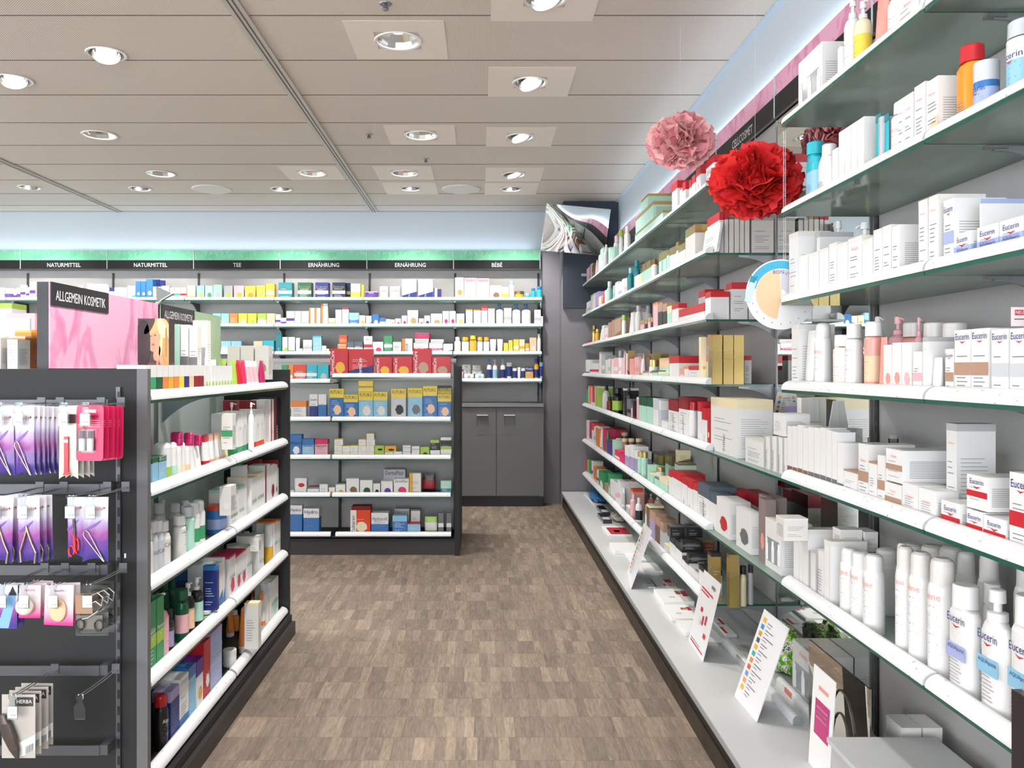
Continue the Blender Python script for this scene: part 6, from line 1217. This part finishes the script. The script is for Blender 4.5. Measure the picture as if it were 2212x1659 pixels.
pad(1428, 1306, 1512, 1336, .016, WHITE, 'white envelope nearer the viewer with small red corner print', 'envelope', 'envelope', [(.3, .3, .5, .4, gry), (.6, .6, .7, .75, rdm), (.72, .6, .8, .75, mat('#86804a', .4)), (.82, .55, .97, .8, rdm)])
pad(1460, 1340, 1530, 1366, .02, WHITE, 'white leaflets at the foot of the middle card', 'leaflet', 'leaflet')
pad(1535, 1335, 1592, 1372, .012, WHITE, 'white brochure with red blocks just behind the middle card', 'brochure', 'brochure', [(.05, .1, .3, .45, rdm), (.55, .6, .85, .95, rdm), (.1, .6, .5, .7, gry)])
def loose_rail(x, ya, yb, lab, end=None, red=False):
    o_ = empty('loose_price_rail', (x, yb, LZ), -PI/2, label=lab, cat='price rail')
    a = MB(); L_ = abs(yb-ya); n = 8; prof = [(.018*math.cos(PI*k/n), .0185+.018*math.sin(PI*k/n)-.018*.0) for k in range(n+1)]; prof = [(-.018, 0)]+[(-p, q) for p, q in prof]+[(.018, 0)]; m_ = len(prof)
    vs = [(0, p, q) for p, q in prof]+[(L_, p, q) for p, q in prof]
    a.add(vs, [(i, i+1, m_+i+1, m_+i) for i in range(m_-1)], RAILM, True); a.add(vs, [tuple(range(m_, 2*m_)), tuple(reversed(range(m_)))], mat('#8e9396', .2)); a.obj('strip', o_)
    a = MB(); a.box(L_*.25, L_*.55, -.019, .019, .001, .03, mat('#bcbfc3', .25)) if not red else a.box(L_*.2, L_*.35, -.0195, .0, .01, .03, mat('#e28a7c', .4)); a.obj('label_insert', o_)
loose_rail(1.205, 3.12, 4.04, 'empty white price rail lying on the ledge behind the leaning cards')
loose_rail(1.285, 3.02, 3.52, 'shorter loose price rail with red stickers near the wooden-looking mirror panel', red=True)
def bagm(nt, b, N, L):
    tc = N('ShaderNodeTexCoord'); n = N('ShaderNodeTexNoise'); n.inputs['Scale'].default_value = 14; n.inputs['Distortion'].default_value = 3; L(tc.outputs['Object'], n.inputs['Vector']); r = N('ShaderNodeValToRGB'); e = r.color_ramp.elements
    e[0].position = .3; e[0].color = lin('#4aa23a'); e[1].position = .7; e[1].color = lin('#f2f2ee')
    for p, c in ((.42, '#9ed23c'), (.5, '#f2f2ee'), (.56, '#5b3f7a'), (.6, '#f0f0ea'), (.66, '#3b8f3a')): q = e.new(p); q.color = lin(c)
    r.color_ramp.interpolation = 'CONSTANT'; L(n.outputs[0], r.inputs[0]); L(r.outputs[0], b.inputs['Base Color']); b.inputs['Roughness'].default_value = .2
bag(1.36, 3.70, LZ, .09, .2, .2, node_mat('printed_plastic', bagm), 'crumpled green and white printed plastic bag behind the nearest card', 'bag', 'plastic_bag', 9)
LG = Shelf('R', 1.30, LZ, 'on the ledge at mirror')
make('b', .235, .15, .225, ['W', 'W', ''], 'w', {'u': 'Avène', 'uc': 'q', 'uz': '.8', 'n': 'gift_carton', 'lab': 'white gift carton with window'}, (1.385, 3.33, LZ+.0), -PI/2, 1, 'on the ledge before the mirror', 0)
# mirror panel with a white card before it, and the raised plinth in front
mp = empty('mirror_panel', (1.2, 3.0, LZ), -PI/2, label='frameless upright mirror panel on the ledge reflecting the wooden floor', cat='mirror')
a = MB(); a.box(0, .47, 0, .006, 0, 1.36-.992, mat('#d8d2ca', .02, 1, var=0)); a.obj('mirror_glass', mp)
a = MB()  # thin dark curves laid over the mirror glass
for (cx, rx, rz, t0, t1) in ((.28, .11, .27, .15*PI, .98*PI), (.27, .08, .19, .2*PI, .98*PI), (.25, .04, .08, .3*PI, .95*PI)):
    a.tube([(cx+rx*math.cos(t0+(t1-t0)*k/16), -.002, .02+rz*math.sin(t0+(t1-t0)*k/16)) for k in range(17)], .003, mat('#5b5048', .4), 6)
a.obj('etched_arcs', mp)
def sgn3(root, at, ux, uy, n_):
    quads(root, at, [(.18, .35, .85, .7, mat('#c2317a', .4)), (.3, .8, .75, .84, mat('#e8a0a0', .4)), (.25, .62, .75, .635, WHITE), (.25, .57, .7, .585, WHITE), (.25, .52, .75, .535, WHITE)])
slab('acrylic_sign', [(1.13, 2.83, LZ), (1.13, 2.66, LZ), (1.15, 2.66, LZ+.34), (1.15, 2.83, LZ+.34)], .004, WHITE, 'upright white card with magenta panel standing before the mirror panel', 'sign', sgn3)
pl_ = empty('display_plinth', (1.05, 1.7, LZ), 0, label='low light grey raised plinth on the ledge at the lower picture edge', cat='plinth')
a = MB(); a.box(0, .33, 0, .79, .225, .239, LIGHTP); a.obj('top_board', pl_)
a = MB(); a.box(.01, .32, .01, .78, 0, .225, mat('#b9bbbc', .4)); a.obj('body', pl_)
parse(Shelf('F', 2.52, LZ, 'behind the grey plinth on the ledge'), cJ, 'b 1066 1215 1362 W/w T Y=2.53 d=.1 n=carton; b 1222 1372 1362 W/w T Y=2.53 d=.1 n=carton')
ds = empty('dark_display_post', (1.078, 1.52, LZ), 0, label='dark upright display panel cut by the lower picture corner', cat='display')
a = MB(); a.box(0, .02, 0, .14, 0, .71, mat('#2b2326', .35)); a.obj('panel', ds)
a = MB(); a.box(-.01, .022, -.01, .15, 0, .006, BLACKM); a.obj('foot', ds)
ds.location = (1.075, 1.52, LZ); 
nc = slab('shelf_card', [(1.165, 1.80, EYE+.094), (1.200, 1.80, EYE+.094), (1.200, 1.80, EYE+.136), (1.165, 1.80, EYE+.136)], .001, mat('#f0dede', .4), 'tiny pink-edged NEU card standing on the cartons before the mirror', 'card')
a = MB(); a.box(.008, .027, -.0012, -.0004, .024, .036, mat('#c23b45', .4)); a.text('NEU', T((.0175, -.0014, .027)), .007, WHITE, wmax=.016); a.quad((.006, -.0012, .014), (.03, -.0012, .014), (.03, -.0012, .017), (.006, -.0012, .017), TXT); a.obj('print', nc)
def pxslab(name, pts, Y, lab, extra=None, mt=None):
    q = [Vector(((px-UX)*Y/F, Y, EYE+(VY-py)*Y/F)) for px, py in pts]; zb = EYE+LEV[4]+GL+.001
    dz = zb-min(p.z for p in q)
    q = [p+Vector((0, 0, 0 if p.z > min(r.z for r in q)+.03 else zb-p.z)) for p in q]
    return slab(name, q, .004, mt or WHITE, lab, 'card', extra)
pxslab('tent_card', [(1653, 905), (1700, 905), (1716, 846), (1680, 846)], 3.92, 'leaning white card with flag column on the fifth shelf at the mirror', sgn1)
pxslab('tent_card', [(1776, 925), (1835, 925), (1866, 866), (1800, 866)], 3.35, 'white tent card on fifth shelf at the mirror, behind small cartons')
parse(RS[4], K8, '''b 264 425 60 v/g T Y=3.75 d=.05 n=folder; b 432 728 0 W/w v Y=3.6 d=.05 n=folder''')
resolve()
label_all()
